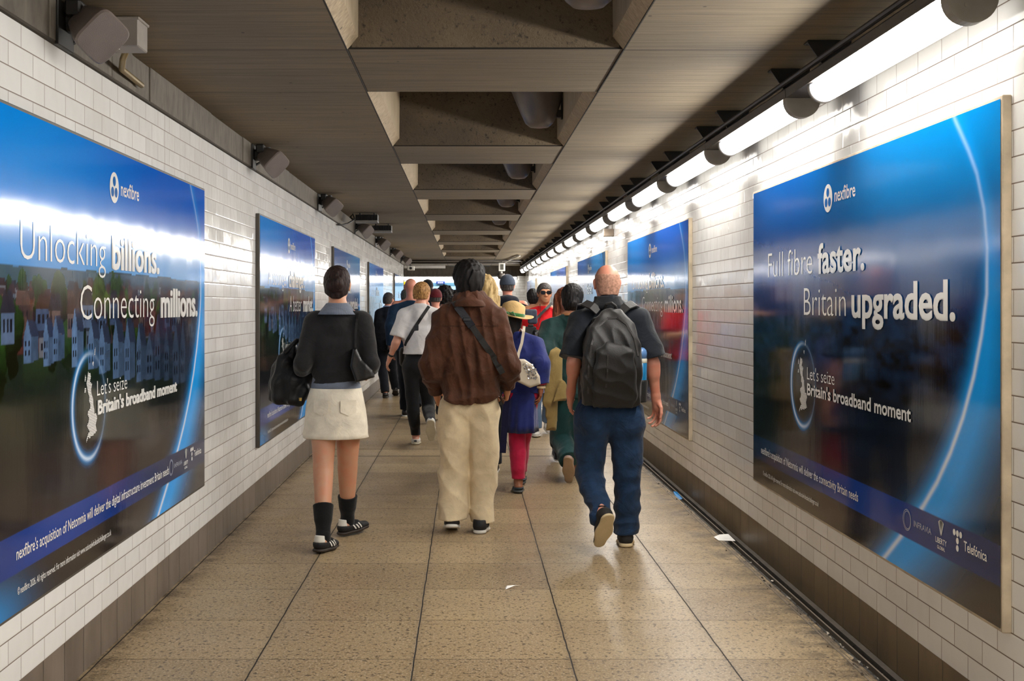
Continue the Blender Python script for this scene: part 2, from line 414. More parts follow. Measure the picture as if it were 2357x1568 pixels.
def vnoise(U, V, f, seed, octs=4):
    r = np.random.default_rng(seed); out = np.zeros(U.shape); amp = 1
    for o in range(octs):
        n = 64; g = r.random((n, n)); x, y = U*f, V*f; xi, yi = np.floor(x).astype(int), np.floor(y).astype(int)
        tx, ty = x-xi, y-yi; tx = tx*tx*(3-2*tx); ty = ty*ty*(3-2*ty)
        a, b_, c, d = g[yi % n, xi % n], g[yi % n, (xi+1) % n], g[(yi+1) % n, xi % n], g[(yi+1) % n, (xi+1) % n]
        out += amp*((a*(1-tx)+b_*tx)*(1-ty)+(c*(1-tx)+d*tx)*ty-.5); f *= 2; amp *= .5
    return out
def C(h): return np.array(lin(h))
def artwork(kind, step):
    nu, nv = int(PW/step)+1, int(PH/step)+1
    U, V = np.meshgrid(np.linspace(0, PW, nu), np.linspace(0, PH, nv))
    a = U/PW
    n1 = vnoise(U*.6, V*2.2, 2.2, 3)
    if kind == 'town':
        H = 1.18
        sky = lerp(lerp(C('0089EA'), C('005FCC'), sstep(a, .1, .7)), lerp(C('1580DA'), C('2F86D0'), a), sstep(V, 1.6, H))
        img = lerp(sky, C('6FA6D8'), np.clip(sstep(V, 1.42, 1.2)*.5+n1*.25*sstep(V, 1.65, 1.3), 0, 1))
        ground = lerp(C('16241C'), C('1B1A20'), sstep(V, .85, .35))
        ground = lerp(ground, C('241E22'), sstep(V, .5, .15))
        gm = V < H+.015*vnoise(U, V*0, 3, 9)
        g2 = lerp(ground, C('37502A'), np.clip(vnoise(U, V, 6, 5)*1.4, 0, 1)*sstep(V, .6, .95)*sstep(U, 2.2, .5))
        img = np.where(gm[..., None], g2, img)
        far = (V < H) & (V > H-.10)
        img = np.where(far[..., None], lerp(img, C('456179'), np.full(V.shape, .55)), img)
        R = np.random.default_rng(11); MOT = .85+.3*vnoise(U, V, 30, 2); TN = vnoise(U, V, 16, 5); TN2 = vnoise(U, V, 60, 6, 2)
        def paint(pts, c, k=1.):
            xs, ys = [q[0] for q in pts], [q[1] for q in pts]
            sl = (slice(max(0, int(min(ys)/PH*(nv-1))), int(max(ys)/PH*(nv-1))+2), slice(max(0, int(min(xs)/PW*(nu-1))), int(max(xs)/PW*(nu-1))+2))
            m = poly_mask(U[sl], V[sl], pts); img[sl][m] = img[sl][m]*(1-k)+np.array(c)*k*MOT[sl][m][:, None]
        def tree(x, y, r, c):
            q = r*1.7; sl = (slice(max(0, int((y-q)/PH*(nv-1))), int((y+q)/PH*(nv-1))+2), slice(max(0, int((x-q)/PW*(nu-1))), int((x+q)/PW*(nu-1))+2))
            u_, v_ = U[sl], V[sl]; d = np.hypot((u_-x)/r, (v_-y)/(r*1.25))+TN[sl]*.5; m = d < 1
            sh = np.clip((.45+.9*(v_[m]-y)/r*.5+.4*(x-u_[m])/r*.3)*(1+.9*TN2[sl][m]), .12, 1.3); img[sl][m] = C(c)*.5*sh[:, None]
        for rowi, (yb, hs, n) in enumerate([(1.07, .05, 46), (1.02, .06, 40), (.96, .08, 32), (.88, .10, 26)]):
            for k in range(n):
                x = (k+R.random()*.6)*PW/n; w = hs*(1.0+R.random()); h = hs*(.55+.3*R.random()); y = yb+R.normal()*.015
                wallc = [C('54302C'), C('6B3B33'), C('5E6E84'), C('4A3A3E'), C('7A7F8C')][R.integers(5)]*(.8-.25*a[0, min(nu-1, int(x/step))])
                roof = [C('3A2A2C'), C('45343A'), C('2C3140'), C('57423E')][R.integers(4)]
                paint([(x, y), (x+w, y), (x+w, y+h), (x, y+h)], wallc); paint([(x-.005, y+h), (x+w+.005, y+h), (x+w*.85, y+h*1.8), (x+w*.15, y+h*1.8)], roof)
                for q in range(3): paint([(x+w*(.15+.3*q), y+h*.3), (x+w*(.25+.3*q), y+h*.3), (x+w*(.25+.3*q), y+h*.7), (x+w*(.15+.3*q), y+h*.7)], C('171B26'))
            for k in range(16):
                x = R.random()*PW*(.75 if rowi else 1); tree(x, yb+.03+R.normal()*.02, hs*(.45+.4*R.random()), ['2F4F22', '3E6A2A', '1F3A20', '4C7A34'][R.integers(4)])
        for (x, y, r, c) in [(.10, 1.0, .09, '27491F'), (.28, .95, .11, '2E5524'), (.16, .86, .09, '37662A'), (1.25, 1.06, .09, '4A7030'), (1.5, 1.04, .11, '3A5F2C'), (1.36, 1.02, .07, '5A7A34'), (.75, 1.08, .07, '4C6A36'), (.55, 1.04, .06, '33562A'), (2.0, 1.07, .07, '2E4A2A')]: tree(x, y, r, c)
        for k in range(17):
            x = .3+2.9*k/17+R.normal()*.05; y = .93+R.normal()*.02; w = .10+.06*R.random(); h = .07+.04*R.random(); wl = C(['5A6F92', '4A3436', '6A5A5A', '44587C'][R.integers(4)])*(.95-.5*k/17)
            paint([(x, y), (x+w, y), (x+w, y+h), (x, y+h)], wl); paint([(x-.01, y+h), (x+w+.01, y+h), (x+w*.8, y+h*1.7), (x+w*.2, y+h*1.7)], C(['2A2A38', '3C2626'][k % 2])); paint([(x+w*.3, y+h*1.5), (x+w*.4, y+h*1.5), (x+w*.4, y+h*2), (x+w*.3, y+h*2)], C('2A1C1E'))
            for q in range(3): paint([(x+w*(.12+.28*q), y+h*.35), (x+w*(.26+.28*q), y+h*.35), (x+w*(.26+.28*q), y+h*.8), (x+w*(.12+.28*q), y+h*.8)], C('10141F'))
        for k in range(15):                               # the terrace running towards the viewer
            t_ = k/14; x = .40+2.45*t_+R.normal()*.02; y = .84-.24*t_+R.normal()*.012; w = (.10+.13*t_)*(.85+.4*R.random()); h = (.11+.10*t_)*(.8+.35*R.random())
            wl = C('6484B0')*(1-.75*min(1, t_*1.25))*(.7+.5*R.random()); rf = C('2E3A54')*(1-.5*t_)
            paint([(x, y), (x+w*.55, y), (x+w*.55, y+h), (x+w*.28, y+h*1.62), (x, y+h)], wl)
            paint([(x+w*.55, y), (x+w*1.15, y+.01), (x+w*1.15, y+h*.95), (x+w*.55, y+h)], wl*.55)
            paint([(x+w*.55, y+h), (x+w*1.2, y+h*.95), (x+w*.9, y+h*1.6), (x+w*.28, y+h*1.62)], rf)
            paint([(x+w*.75, y+h*1.5), (x+w*.9, y+h*1.5), (x+w*.9, y+h*1.95), (x+w*.75, y+h*1.95)], C('2A2028'))
            for (i, j) in ((.12, .25), (.34, .25), (.12, .62), (.34, .62)):
                paint([(x+w*i, y+h*j), (x+w*(i+.1), y+h*j), (x+w*(i+.1), y+h*(j+.22)), (x+w*i, y+h*(j+.22))], C('0E131F'))
    else:
        H = 1.0
        sky = lerp(lerp(C('0067C4'), C('0098EC'), sstep(a, .25, .8)), lerp(C('004A9C'), C('0A74C4'), sstep(a, .2, .9)), sstep(V, 1.6, 1.25))
        img = lerp(sky, C('083A78'), np.clip(sstep(V, 1.3, 1.02)*.85+n1*.3*sstep(V, 1.7, 1.35), 0, 1))
        g_ = lerp(C('0B2C50'), C('101722'), sstep(V, H, .55)); tex = vnoise(U*.7, V*1.7, 14, 21, 5)
        g_ = np.clip(g_*(1+2.2*tex[..., None]*sstep(V, .35, .75)[..., None]), 0, 1)
        g_ = lerp(g_, C('221D1C'), sstep(V, .45, .1)*.9)
        img = lerp(img, g_, sstep(V, H+.06, H-.06))
    img = img*(.95 if kind == 'town' else .66)
    # navy band, glow arc, ring
    img = lerp(img, C('27211F'), sstep(V, .135, .12))
    d = np.full(U.shape, 9.); side = np.zeros(U.shape)
    for i in range(len(ARC)-1):
        p0, p1 = ARC[i], ARC[i+1]; e = p1-p0; t_ = np.clip(((U-p0[0])*e[0]+(V-p0[1])*e[1])/(e@e), 0, 1)
        q = np.hypot(U-p0[0]-t_*e[0], V-p0[1]-t_*e[1]); s_ = np.sign((U-p0[0])*e[1]-(V-p0[1])*e[0])
        m = q < d; d[m] = q[m]; side[m] = -s_[m]
    low = sstep(V, 1.5, .7)
    wo = .05+.17*low; wi = .02+.03*low
    glow = np.where(side > 0, np.exp(-(d/wo)**2), np.exp(-(d/wi)**1.3))*(.35+.65*low)
    band = (V > .135) & (V < .268)
    bcol = lerp(C('08234F'), C('0B3A92'), np.exp(-((a-(.25 if kind == 'town' else .6))/.28)**2))
    img = lerp(img, C('08A4FF'), np.clip(glow*1.15, 0, .95))
    img = np.where(band[..., None], bcol, img)
    img = lerp(img, C('E8F3FF'), np.exp(-(d/.011)**2)*np.where(band, 0, .25+.7*low))
    if kind == 'town': img = lerp(img, C('0A8FE0'), np.exp(-((U)/.35)**2-((V)/.12)**2)*np.where(band, 0, .9))
    rd = np.hypot(U-RINGU[kind], V-(1.09-PZ)); ang = np.arctan2(V-(1.09-PZ), -(U-RINGU[kind]))
    fade = .12+.88*sstep(np.abs(ang-(-.35)), 2.3, .9)
    img = lerp(img, C('2F9BEF'), np.exp(-((rd-.212)/.022)**2)*fade*.75*np.where(band, 0, 1))
    img = lerp(img, C('DCEEFF'), np.exp(-((rd-.212)/.008)**2)*fade*.9*np.where(band, 0, 1))
    return U, V, np.clip(img, 0, 1)
RINGU = {'town': 1.12, 'aerial': 1.035}
GB = [(.15,0),(.28,.06),(.42,.05),(.6,.07),(.8,.08),(.97,.12),(.88,.2),(1,.3),(.93,.36),(.78,.36),(.78,.42),(.7,.5),(.68,.58),(.55,.66),(.52,.72),(.6,.8),(.42,.83),(.5,.9),(.45,.96),(.28,.97),(.22,.88),(.15,.82),(.22,.75),(.28,.68),(.38,.63),(.36,.56),(.46,.52),(.44,.45),(.28,.44),(.25,.38),(.36,.33),(.3,.26),(.18,.24),(.3,.17),(.42,.15),(.3,.12),(.15,.04)]
ISL = [[(.62,1.06),(.7,1.05),(.72,1.1),(.64,1.11)],[(.78,1.2),(.83,1.19),(.86,1.3),(.8,1.28)],[(.02,.86),(.08,.84),(.12,.9),(.06,.95)],[(0,.7),(.1,.7),(.12,.75),(.03,.76)]]
def britain(u, v, w, h):
    """the island outline filled with thin rules"""
    V, Q = [], []; n = 46
    for poly in [GB]+ISL:
        for k in range(-2, 62):
            y = (k+.5)/n; xs = []
            for i in range(len(poly)):
                (x0, y0), (x1, y1) = poly[i], poly[(i+1) % len(poly)]
                if (y0 > y) != (y1 > y): xs.append(x0+(y-y0)*(x1-x0)/(y1-y0))
            xs.sort()
            for a, b_ in zip(xs[::2], xs[1::2]):
                o = len(V); hh = .36/n; V += [(u+a*w, v+(y-hh)*h), (u+b_*w, v+(y-hh)*h), (u+b_*w, v+(y+hh)*h), (u+a*w, v+(y+hh)*h)]; Q.append((o, o+1, o+2, o+3))
    return V, Q
def ellipse2(u, v, ru, rv, n=28): return [(u+ru*math.cos(2*math.pi*k/n), v+rv*math.sin(2*math.pi*k/n)) for k in range(n)]
def ring2(u, v, r, w, n=32, ecc=1.):
    a, b_ = ellipse2(u, v, r*ecc, r, n), ellipse2(u, v, (r-w)*ecc, r-w, n)
    return a+b_, [(k, (k+1) % n, n+(k+1) % n, n+k) for k in range(n)]
def poster(side, near, far, kind, lines, footer, label, step=.02, detail=True):
    X = XL+.030 if side < 0 else XR-.030
    root = thing('advertising_poster', label, 'poster', (X, (near+far)/2, PZ), 0, 'advertising posters along both walls')
    sc = (far-near)/PW; half = (far-near)/2
    def W3(uv, lift):
        uv = np.asarray(uv, float)*(sc, 1) if sc != 1 else np.asarray(uv, float)
        y = (uv[:, 0]-half) if side < 0 else (half-uv[:, 0])
        return np.stack([-side*(np.zeros(len(uv))+lift), y, uv[:, 1]], 1)
    def flip(f): return f if side < 0 else [tuple(reversed(q)) for q in f]
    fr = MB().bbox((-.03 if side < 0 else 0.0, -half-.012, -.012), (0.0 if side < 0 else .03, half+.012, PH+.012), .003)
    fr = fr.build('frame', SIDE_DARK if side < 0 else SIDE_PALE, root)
    U, V, img = artwork(kind, step); nv, nu = U.shape
    idx = np.arange(nu*nv).reshape(nv, nu); q = np.stack([idx[:-1, :-1], idx[:-1, 1:], idx[1:, 1:], idx[1:, :-1]], -1).reshape(-1, 4)
    if side > 0: q = q[:, ::-1]
    sheet = mk('printed_sheet', W3(np.stack([U.ravel(), V.ravel()], 1), .002), np.ascontiguousarray(q), PRINT, root)
    at = sheet.data.attributes.new('print', 'FLOAT_COLOR', 'POINT'); rgba = np.ones((nu*nv, 4), np.float32); rgba[:, :3] = img.reshape(-1, 3)
    at.data.foreach_set('color', rgba.ravel())
    def ink(name, v, f, m, lift=.0035): return mk(name, W3(v, lift), flip(f), m, sheet)
    def text(name, t, u0, u1, base, cap, bold, m=WHITE_INK, shear=0.):
        v, f = glyphs(t, bold); w = np.stack([u0+v[:, 0]*(u1-u0), base-PZ+v[:, 1]*cap], 1); return ink(name, w, f, m, .0035+(v[:, 2] if v.shape[1] > 2 else 0))
    du = .10 if kind == 'town' else 0.
    # logo: white disc with three round openings, and the name
    e = ellipse2(1.457+.02*du, 1.553, .067, .067); ink('logo', e, [tuple(range(28))], WHITE_INK)
    for (a, c_) in ((0, .027), (-.026, -.02), (.026, -.02)): ink('logo', ellipse2(1.457+a, 1.553+c_, .0215, .0215), [tuple(range(28))], BLUE_INK, .0042)
    text('lettering', 'nexfibre', 1.557, 1.85, 1.983, .066, .012)
    for (t, u0, u1, base, cap, bold) in lines: text('lettering', t, u0, u1, base, cap, bold)
    if detail:
        text('lettering', "Let's seize", 1.115+du, 1.555+du, 1.124, .066, -.008)
        text('lettering', "Britain's broadband moment", 1.12+du, 2.507+du*.7, 1.047, .060, .016)
        v, f = britain(.95+du, .947-PZ, .165, .29); ink('island_map', v, f, WHITE_INK)
        text('lettering', footer, .19 if kind != 'town' else .324, 1.888 if kind != 'town' else 2.413, .634, .044, .008)
        text('lettering', '© nexfibre 2026. All rights reserved. For more information visit www.nationalwholesalechallenger.co.uk', .235+du, 1.31+du, .513, .026, .004)
    text('lettering', 'INFRAVIA', 2.53, 2.70, .648, .024, 0, GREY_INK)
    for k, r in enumerate((.042, .036)):
        v, f = ring2(2.46+.003*k, .66-PZ, r, .003); ink('emblem', v, f, GREY_INK)
    for k in range(7):                                       # torch-like emblem
        a = (k-3)*.24; ink('emblem', [(2.79+math.sin(a)*.006, .662-PZ), (2.79+math.sin(a)*.030-.007*math.cos(a), .690+.028*math.cos(a)-PZ), (2.79+math.sin(a)*.030+.007*math.cos(a), .690+.028*math.cos(a)-PZ)], [(0, 2, 1)], WHITE_INK)
    text('lettering', 'LIBERTY', 2.74, 2.84, .632, .021, .012); text('lettering', 'GLOBAL', 2.755, 2.825, .611, .013, .01)
    for (a, c_) in ((2.905, .698), (2.932, .698), (2.959, .698), (2.932, .672), (2.932, .646)): ink('emblem', ellipse2(a, c_-PZ, .0115, .0115, 20), [tuple(range(20))], WHITE_INK)
    text('lettering', 'Telefónica', 2.985, 3.165, .650, .036, .012)
    return root
A1 = [('Unlocking', .36, 1.335, 1.657, .148, -.012), ('billions.', 1.42, 2.215, 1.657, .148, .013), ('Connecting', 1.0, 2.13, 1.44, .15, -.012), ('millions.', 2.245, 3.06, 1.44, .15, .013)]
A2 = [('Full fibre', .35, 1.205, 1.655, .148, -.012), ('faster.', 1.295, 1.975, 1.655, .148, .013), ('Britain', 1.06, 1.72, 1.447, .15, -.012), ('upgraded.', 1.80, 2.92, 1.447, .15, .013)]
A3 = [('A stronger', .36, 1.35, 1.657, .148, -.012), ('challenger.', 1.44, 2.45, 1.657, .148, .013), ('A better', 1.5, 2.25, 1.44, .15, -.012), ('market.', 2.35, 3.08, 1.44, .15, .013)]
F1 = "nexfibre's acquisition of Netomnia will deliver the digital infrastructure investment Britain needs"
F2 = "nexfibre's acquisition of Netomnia will deliver the connectivity Britain needs"
KL, KR = F*(-XL-.03), F*(XR-.03)
PL = [(KL/1128+.0, KL/604), (KL/476, KL/349.5), (KL/305, KL/246), (KL/224, KL/192), (KL/165, KL/146)]
PR = [(KR/1230, KR/661), (KR/510.5, KR/371), (KR/319, KR/256), (KR/229, KR/193), (KR/158, KR/139)]
poster(-1, *PL[0], 'town', A1, F1, 'big blue poster reading Unlocking billions Connecting millions, cut by the edge nearest the camera', .0065)
poster(-1, *PL[1], 'town', A3, F1, 'blue poster reading A stronger challenger A better market beside the woman in the cream skirt', .011)
poster(-1, *PL[2], 'aerial', A2, F2, 'blue poster behind the head of the woman in the cream skirt', .022)
poster(-1, *PL[3], 'town', A1, F1, 'blue poster on the tiles beside the man in the dark suit, mirroring the exit', .03, False)
poster(-1, *PL[4], 'aerial', A2, F2, 'farthest poster on the wall of loudspeakers, just before its corner', .04, False)
poster(1, *PR[0], 'aerial', A2, F2, 'big blue poster reading Full fibre faster Britain upgraded', .0065)
poster(1, *PR[1], 'town', A1, F1, 'blue poster reading Connecting millions next to the man with the backpack', .011)
poster(1, *PR[2], 'aerial', A2, F2, 'blue poster partly behind the bald head of the backpack man', .022)
poster(1, *PR[3], 'town', A3, F1, 'blue poster under the strip lights behind the dark updo and sunglasses', .03, False)
poster(1, *PR[4], 'aerial', A2, F2, 'farthest poster on the strip light wall, behind the man in red', .04, False)
# ------------------------------------------------------------------ strip lights along the right wall
GREY = mat('grey_enamel', '6E6A64', .5, bump=(60, .2)); DARKM = mat('dark_enamel', '403A35', .5, bump=(40, .2)); BLACKM = mat('black_metal', '191716', .5)
CAPM = mat('lamp_end_cap', '8A857C', .45, bump=(50, .15))
def emitter(name, col, e):
    b = NB(name); b.set(col='F4F4F0', rough=.3, ecol=col, emit=e); return b.m
GLOW, GLOWDIM = emitter('lit_diffuser', 'FFFAF2', LAMP), emitter('lit_diffuser_end', 'F4F6FF', 1.3); GLOWWALL = emitter('lit_diffuser_wall_side', 'FFFAF2', LAMP*.05)
LX, LZ, LR = 1.588, 2.467, .066
def lamp_meshes(L):
    """housing, diffuser (with dim ends), end caps and brackets for a fitting of length L along +Y"""
    out = {}
    def arc(r, a0, a1, n=18): return [(LX+r*math.cos(a0+(a1-a0)*k/n), LZ+r*math.sin(a0+(a1-a0)*k/n)) for k in range(n+1)]
    a0, a1 = math.radians(170), math.radians(370); n = 18
    V, Q, dim = [], [], []
    ys = [.05, .09, .12, L-.42, L-.38, L-.32]; m = n+1
    for y in ys: V += [(x, y, z) for x, z in arc(LR, a0, a1, n)]
    for i in range(len(ys)-1):
        for k in range(n): Q.append((i*m+k, i*m+k+1, (i+1)*m+k+1, (i+1)*m+k)); dim.append(1 if i in (0, 4) else (2 if k > 8 else 0))
    out['diffuser'] = (V, Q, dim)
    h = MB(); pr = [(LX-.084, LZ+.010), (LX+.074, LZ+.010), (LX+.074, LZ+.05), (LX+.03, LZ+.092), (LX-.03, LZ+.092), (LX-.086, LZ+.05)]
    h.prism([(x, 0.004, z) for x, z in pr][::-1], (0, L-.008, 0)); h.tube([(LX-.05, .0, LZ+.105), (LX-.05, L, LZ+.105)], .013, 8)
    out['housing'] = h
    caps = []
    for y0, dr, th in ((.008, .016, .05), (L-.325, .004, .02)):
        c = MB(); c.prism([(x, y0, z) for x, z in arc(LR+dr, math.radians(140), math.radians(400), 24)], (0, th, 0))
        if y0 < .1: c.tube([(LX-.02, y0-.003, LZ-.025), (LX-.02, y0+.004, LZ-.025)], .008, 8)
        caps.append(c)
    out['caps'] = caps
    br = []
    for y0 in (.22, L-.40):
        c = MB(); z1 = ZC-.001; z0 = LZ+.085
        c.prism([(LX-.095, y0, z1), (LX-.095, y0, z1-.012), (LX-.03, y0, z0), (LX+.03, y0, z0), (LX+.095, y0, z1-.012), (LX+.095, y0, z1)], (0, .008, 0))
        c.bbox((LX-.095, y0, z1-.010), (LX+.095, y0+.07, z1), .003); c.bbox((LX-.032, y0-.0, z0-.004), (LX+.032, y0+.05, z0+.012), .003)
        br.append(c)
    out['brackets'] = br
    return out
LL = 1.86; LM = lamp_meshes(LL); lamp0 = None; y = 5.53-LL*6; k = 0; lamps = []
while y < YE-LL:
    lamps.append(y); y += LL
seen = [q for q in lamps if q+LL > 3.0]
def lamp_label(q):
    if q not in seen: return 'fluorescent strip light behind the camera in the long row beside the wall'
    i = seen.index(q)
    if i == 0: return 'strip light cut off by the top corner, first of the glowing row above the tiles'
    return 'lit strip light, %s along the ceiling row counting from the near top corner' % ORD[i]
for q in lamps:
    if lamp0 is None:
        lamp0 = thing('strip_light', lamp_label(q), 'light', (0, q, 0), 0, 'fluorescent strip lights in a row')
        V, Q, dim = LM['diffuser']; o = mk('diffuser', V, Q, GLOW, lamp0, True); o.data.materials.append(GLOWDIM); o.data.materials.append(GLOWWALL)
        for i, p in enumerate(o.data.polygons): p.material_index = dim[i]
        LM['housing'].build('housing', DARKM, lamp0)
        for c in LM['caps']: c.build('end_cap', CAPM, lamp0)
        for c in LM['brackets']: c.build('bracket', BLACKM, lamp0)
    else:
        r = lamp0.copy(); COL.objects.link(r); r.location = (0, q, 0); r['label'] = lamp_label(q)
        for ch in list(lamp0.children):
            d = ch.copy(); COL.objects.link(d); d.parent = r
# lights along the end wall, under its fascia
es0 = None
for i, x in enumerate((-3.7, -1.86, -.12, 1.62-1.5)):
    if i == 3: break
    lab = ['strip light on the far wall running into the side passage', 'strip light above the bright exit at the far end', 'strip light at the far end above the white tiled wall'][i]
    if es0 is None:
        es0 = thing('end_wall_light', lab, 'light', (x, YE-.16, 2.30), 0, 'strip lights across the far wall')
        mk('diffuser', *loft([(0, 0, 0, .05, .05), (0, 0, 1.6, .05, .05)], 16), emitter('lit_end_diffuser', 'FFFAF2', LAMP*.16), es0).rotation_euler = (0, math.pi/2, 0)
        h = MB().bbox((-.03, -.055, .03), (1.63, .055, .075), .01).bbox((-.03, -.055, -.05), (-.0, .055, .05), .01).bbox((1.6, -.055, -.05), (1.63, .055, .05), .01); h.build('housing', GREY, es0)
    else:
        r = es0.copy(); COL.objects.link(r); r.location = (x, YE-.16, 2.30); r['label'] = lab
        for ch in list(es0.children): d = ch.copy(); COL.objects.link(d); d.parent = r
# ------------------------------------------------------------------ loudspeakers under the left ceiling edge
SPK = mat('speaker_shell', '6E645F', .45, bump=(40, .1)); SPG = mat('speaker_mesh', '665D59', .6, bump=(400, .6))
spk0 = None
def spk_label(i): return ['large grey wall loudspeaker at the top corner beside a junction box'] [i] if i == 0 else 'grey wall loudspeaker on the concrete edge, %s in the row from the near corner' % ORD[i]
def cabinet(f):
    """tapered cabinet: narrow back, wide front; f scales"""
    V, Q = [], []; n = 28
    for (y, w, h) in ((0, .055, .06), (.01, .062, .068), (.16, .098, .105), (.205, .105, .112), (.212, .105, .112), (.222, .098, .105)):
        for k in range(n):
            a = 2*math.pi*k/n; ca, sa = math.cos(a), math.sin(a); e = .42
            V.append((f*w*abs(ca)**e*math.copysign(1, ca), f*y, f*h*abs(sa)**e*math.copysign(1, sa)))
    for i in range(5): Q += [(i*n+k, i*n+(k+1) % n, (i+1)*n+(k+1) % n, (i+1)*n+k) for k in range(n)]
    return V, Q+[tuple(range(n))[::-1]], [V[5*n+k] for k in range(n)]
for i in range(7):
    Yc = (4.45, 8.45, 12.2, 16.2, 19.8, 23.7, 27.5)[i]; loc = (XL+.155, Yc, 2.565)
    if spk0 is None:
        spk0 = thing('loudspeaker', spk_label(i), 'speaker', loc, 0, 'wall loudspeakers along the ceiling edge')
        V, Q, front = cabinet(.80)
        yv = Vector((.62, -.60, -.50)).normalized(); xv = yv.cross(Vector((0, 0, 1))).normalized(); zv = xv.cross(yv)
        rot = Matrix((xv, yv, zv)).transposed().to_4x4() @ Matrix.Rotation(math.radians(-32), 4, 'Y')
        c = mk('cabinet', V, Q, SPK, spk0); c.matrix_local = Matrix.Translation((-.06, .03, .02)) @ rot
        g = mk('grille', front, [tuple(range(len(front)))], SPG, c)
        b = MB().bbox((-.15, -.05, -.085), (-.128, .13, .09), .003).bbox((-.135, .02, -.02), (-.045, .09, .06), .012).bbox((-.11, -.04, .03), (-.05, .05, .088), .008).prism([(-.15, .05, .05), (-.06, .10, .06), (-.03, .10, .05), (-.03, .10, .03), (-.06, .10, .035), (-.15, .05, .02)], (0, .03, 0))
        b.tube([(-.04, .115, .02), (-.04, .115, .085)], .02, 10).tube([(-.14, .12, -.05), (-.10, .15, -.02), (-.05, .16, .01), (-.03, .13, .03)], .009, 6)
        b.build('bracket', BLACKM, spk0)
    else:
        r = spk0.copy(); COL.objects.link(r); r.location = loc; r['label'] = spk_label(i)
        r.rotation_euler = (0, 0, [0, .05, -.1, .08, -.05, .04, .1][i])
        for ch in list(spk0.children):
            d = ch.copy(); COL.objects.link(d); d.parent = r
            for g in ch.children: e = g.copy(); COL.objects.link(e); e.parent = d
JB = thing('junction_box', 'grey metal junction box behind the near loudspeaker', 'electrical box', (XL+.15, 4.78, 2.60))
MB().bbox((-.09, -.07, -.06), (.09, .07, .058), .004).build('box', mat('galvanised', '8D867E', .5, .3, bump=(30, .2)), JB)
MB().bbox((-.096, -.076, .046), (.096, .076, .0585), .003).build('lid', MATS['galvanised'], JB)
MB().box((-.02, -.03, -.0615), (.0, -.012, -.06)).build('sticker', mat('white_sticker', 'E4E2DC', .6), JB)
tag(MB().tube([(XL+.16, 4.85, 2.57), (XL+.10, 4.98, 2.545), (XL+.045, 5.15, 2.535), (XL+.035, 5.5, 2.53)], .014, 10).build('flexible_conduit', mat('brass_conduit', '8C7A55', .4, .6, bump=(200, .8), stretch=(1, 1, 1)), None, True), 'ribbed flexible conduit running down from the junction box', 'conduit')
# ------------------------------------------------------------------ finned floodlights on the ceiling
fl0 = None
for i, (x, yy, lab) in enumerate(((-1.255, 14.8, 'finned black floodlight on the ceiling with a looping cable'), (-1.21, 16.8, 'smaller looking finned floodlight just beyond the first one on the ceiling'))):
    if fl0 is None:
        fl0 = thing('floodlight', lab, 'light fitting', (x, yy, ZC), 0, 'finned floodlights on the ceiling')
        h = MB().bbox((-.14, -.12, -.125), (.14, .12, -.10), .004); h.build('housing', GREY, fl0)
        h = MB()
        for k in range(19): h.box((-.135+.015*k-.003, -.11, -.10), (-.135+.015*k+.003, .11, -.025))
        h.build('cooling_fins', BLACKM, fl0)
        MB().box((-.1, -.01, -.03), (-.08, .01, 0)).box((.08, -.01, -.03), (.1, .01, 0)).box((-.11, -.015, -.03), (.11, .015, -.02)).build('bracket', BLACKM, fl0)
    else:
        r = fl0.copy(); COL.objects.link(r); r.location = (x, yy, ZC); r['label'] = lab
        for ch in list(fl0.children): d = ch.copy(); COL.objects.link(d); d.parent = r
tag(MB().tube([(-1.41, 14.70, 2.59), (-1.43, 14.75, 2.64), (-1.46, 14.72, 2.60), (-1.42, 14.6, 2.565), (-1.38, 14.5, 2.56), (-1.45, 14.3, 2.49), (-1.50, 14.1, 2.46), (-1.535, 14.0, 2.46)], .011, 8).build('power_cable', BLACKM, None, True), 'black cable looping from the finned floodlight to the wall', 'cable')
# ------------------------------------------------------------------ uplighters inside the coffers
up0 = None; upn = 0
BUCK = mat('grey_duct', '6F6864', .35, .3)
for j, (y0, y1) in enumerate(coffers):
    if not (2 <= j <= 6): continue
    lab = 'grey rounded uplighter hanging inside the %s open ceiling coffer' % ORD[j-2]
    loc = (.50, y1-.52, ZC+.06)
    if up0 is None:
        up0 = thing('coffer_uplighter', lab, 'light fitting', loc, 0, 'grey uplighters in the coffers')
        n = 32; rings = [(0, 0, .0, .03, .03), (.0, 0, .005, .065, .055), (0, 0, .03, .095, .08), (0, 0, .09, .125, .1), (-.01, 0, .27, .19, .13), (.0, 0, .74, .25, .17)]
        mk('shade', *loft(rings, n), BUCK, up0, True)
        MB().box((.15, -.02, .06), (.20, .02, .64)).box((.12, -.03, .07), (.15, .03, .12)).box((.12, -.03, .5), (.20, .03, .54)).build('bracket', BLACKM, up0)
    else:
        r = up0.copy(); COL.objects.link(r); r.location = loc; r['label'] = lab
        for ch in list(up0.children): d = ch.copy(); COL.objects.link(d); d.parent = r
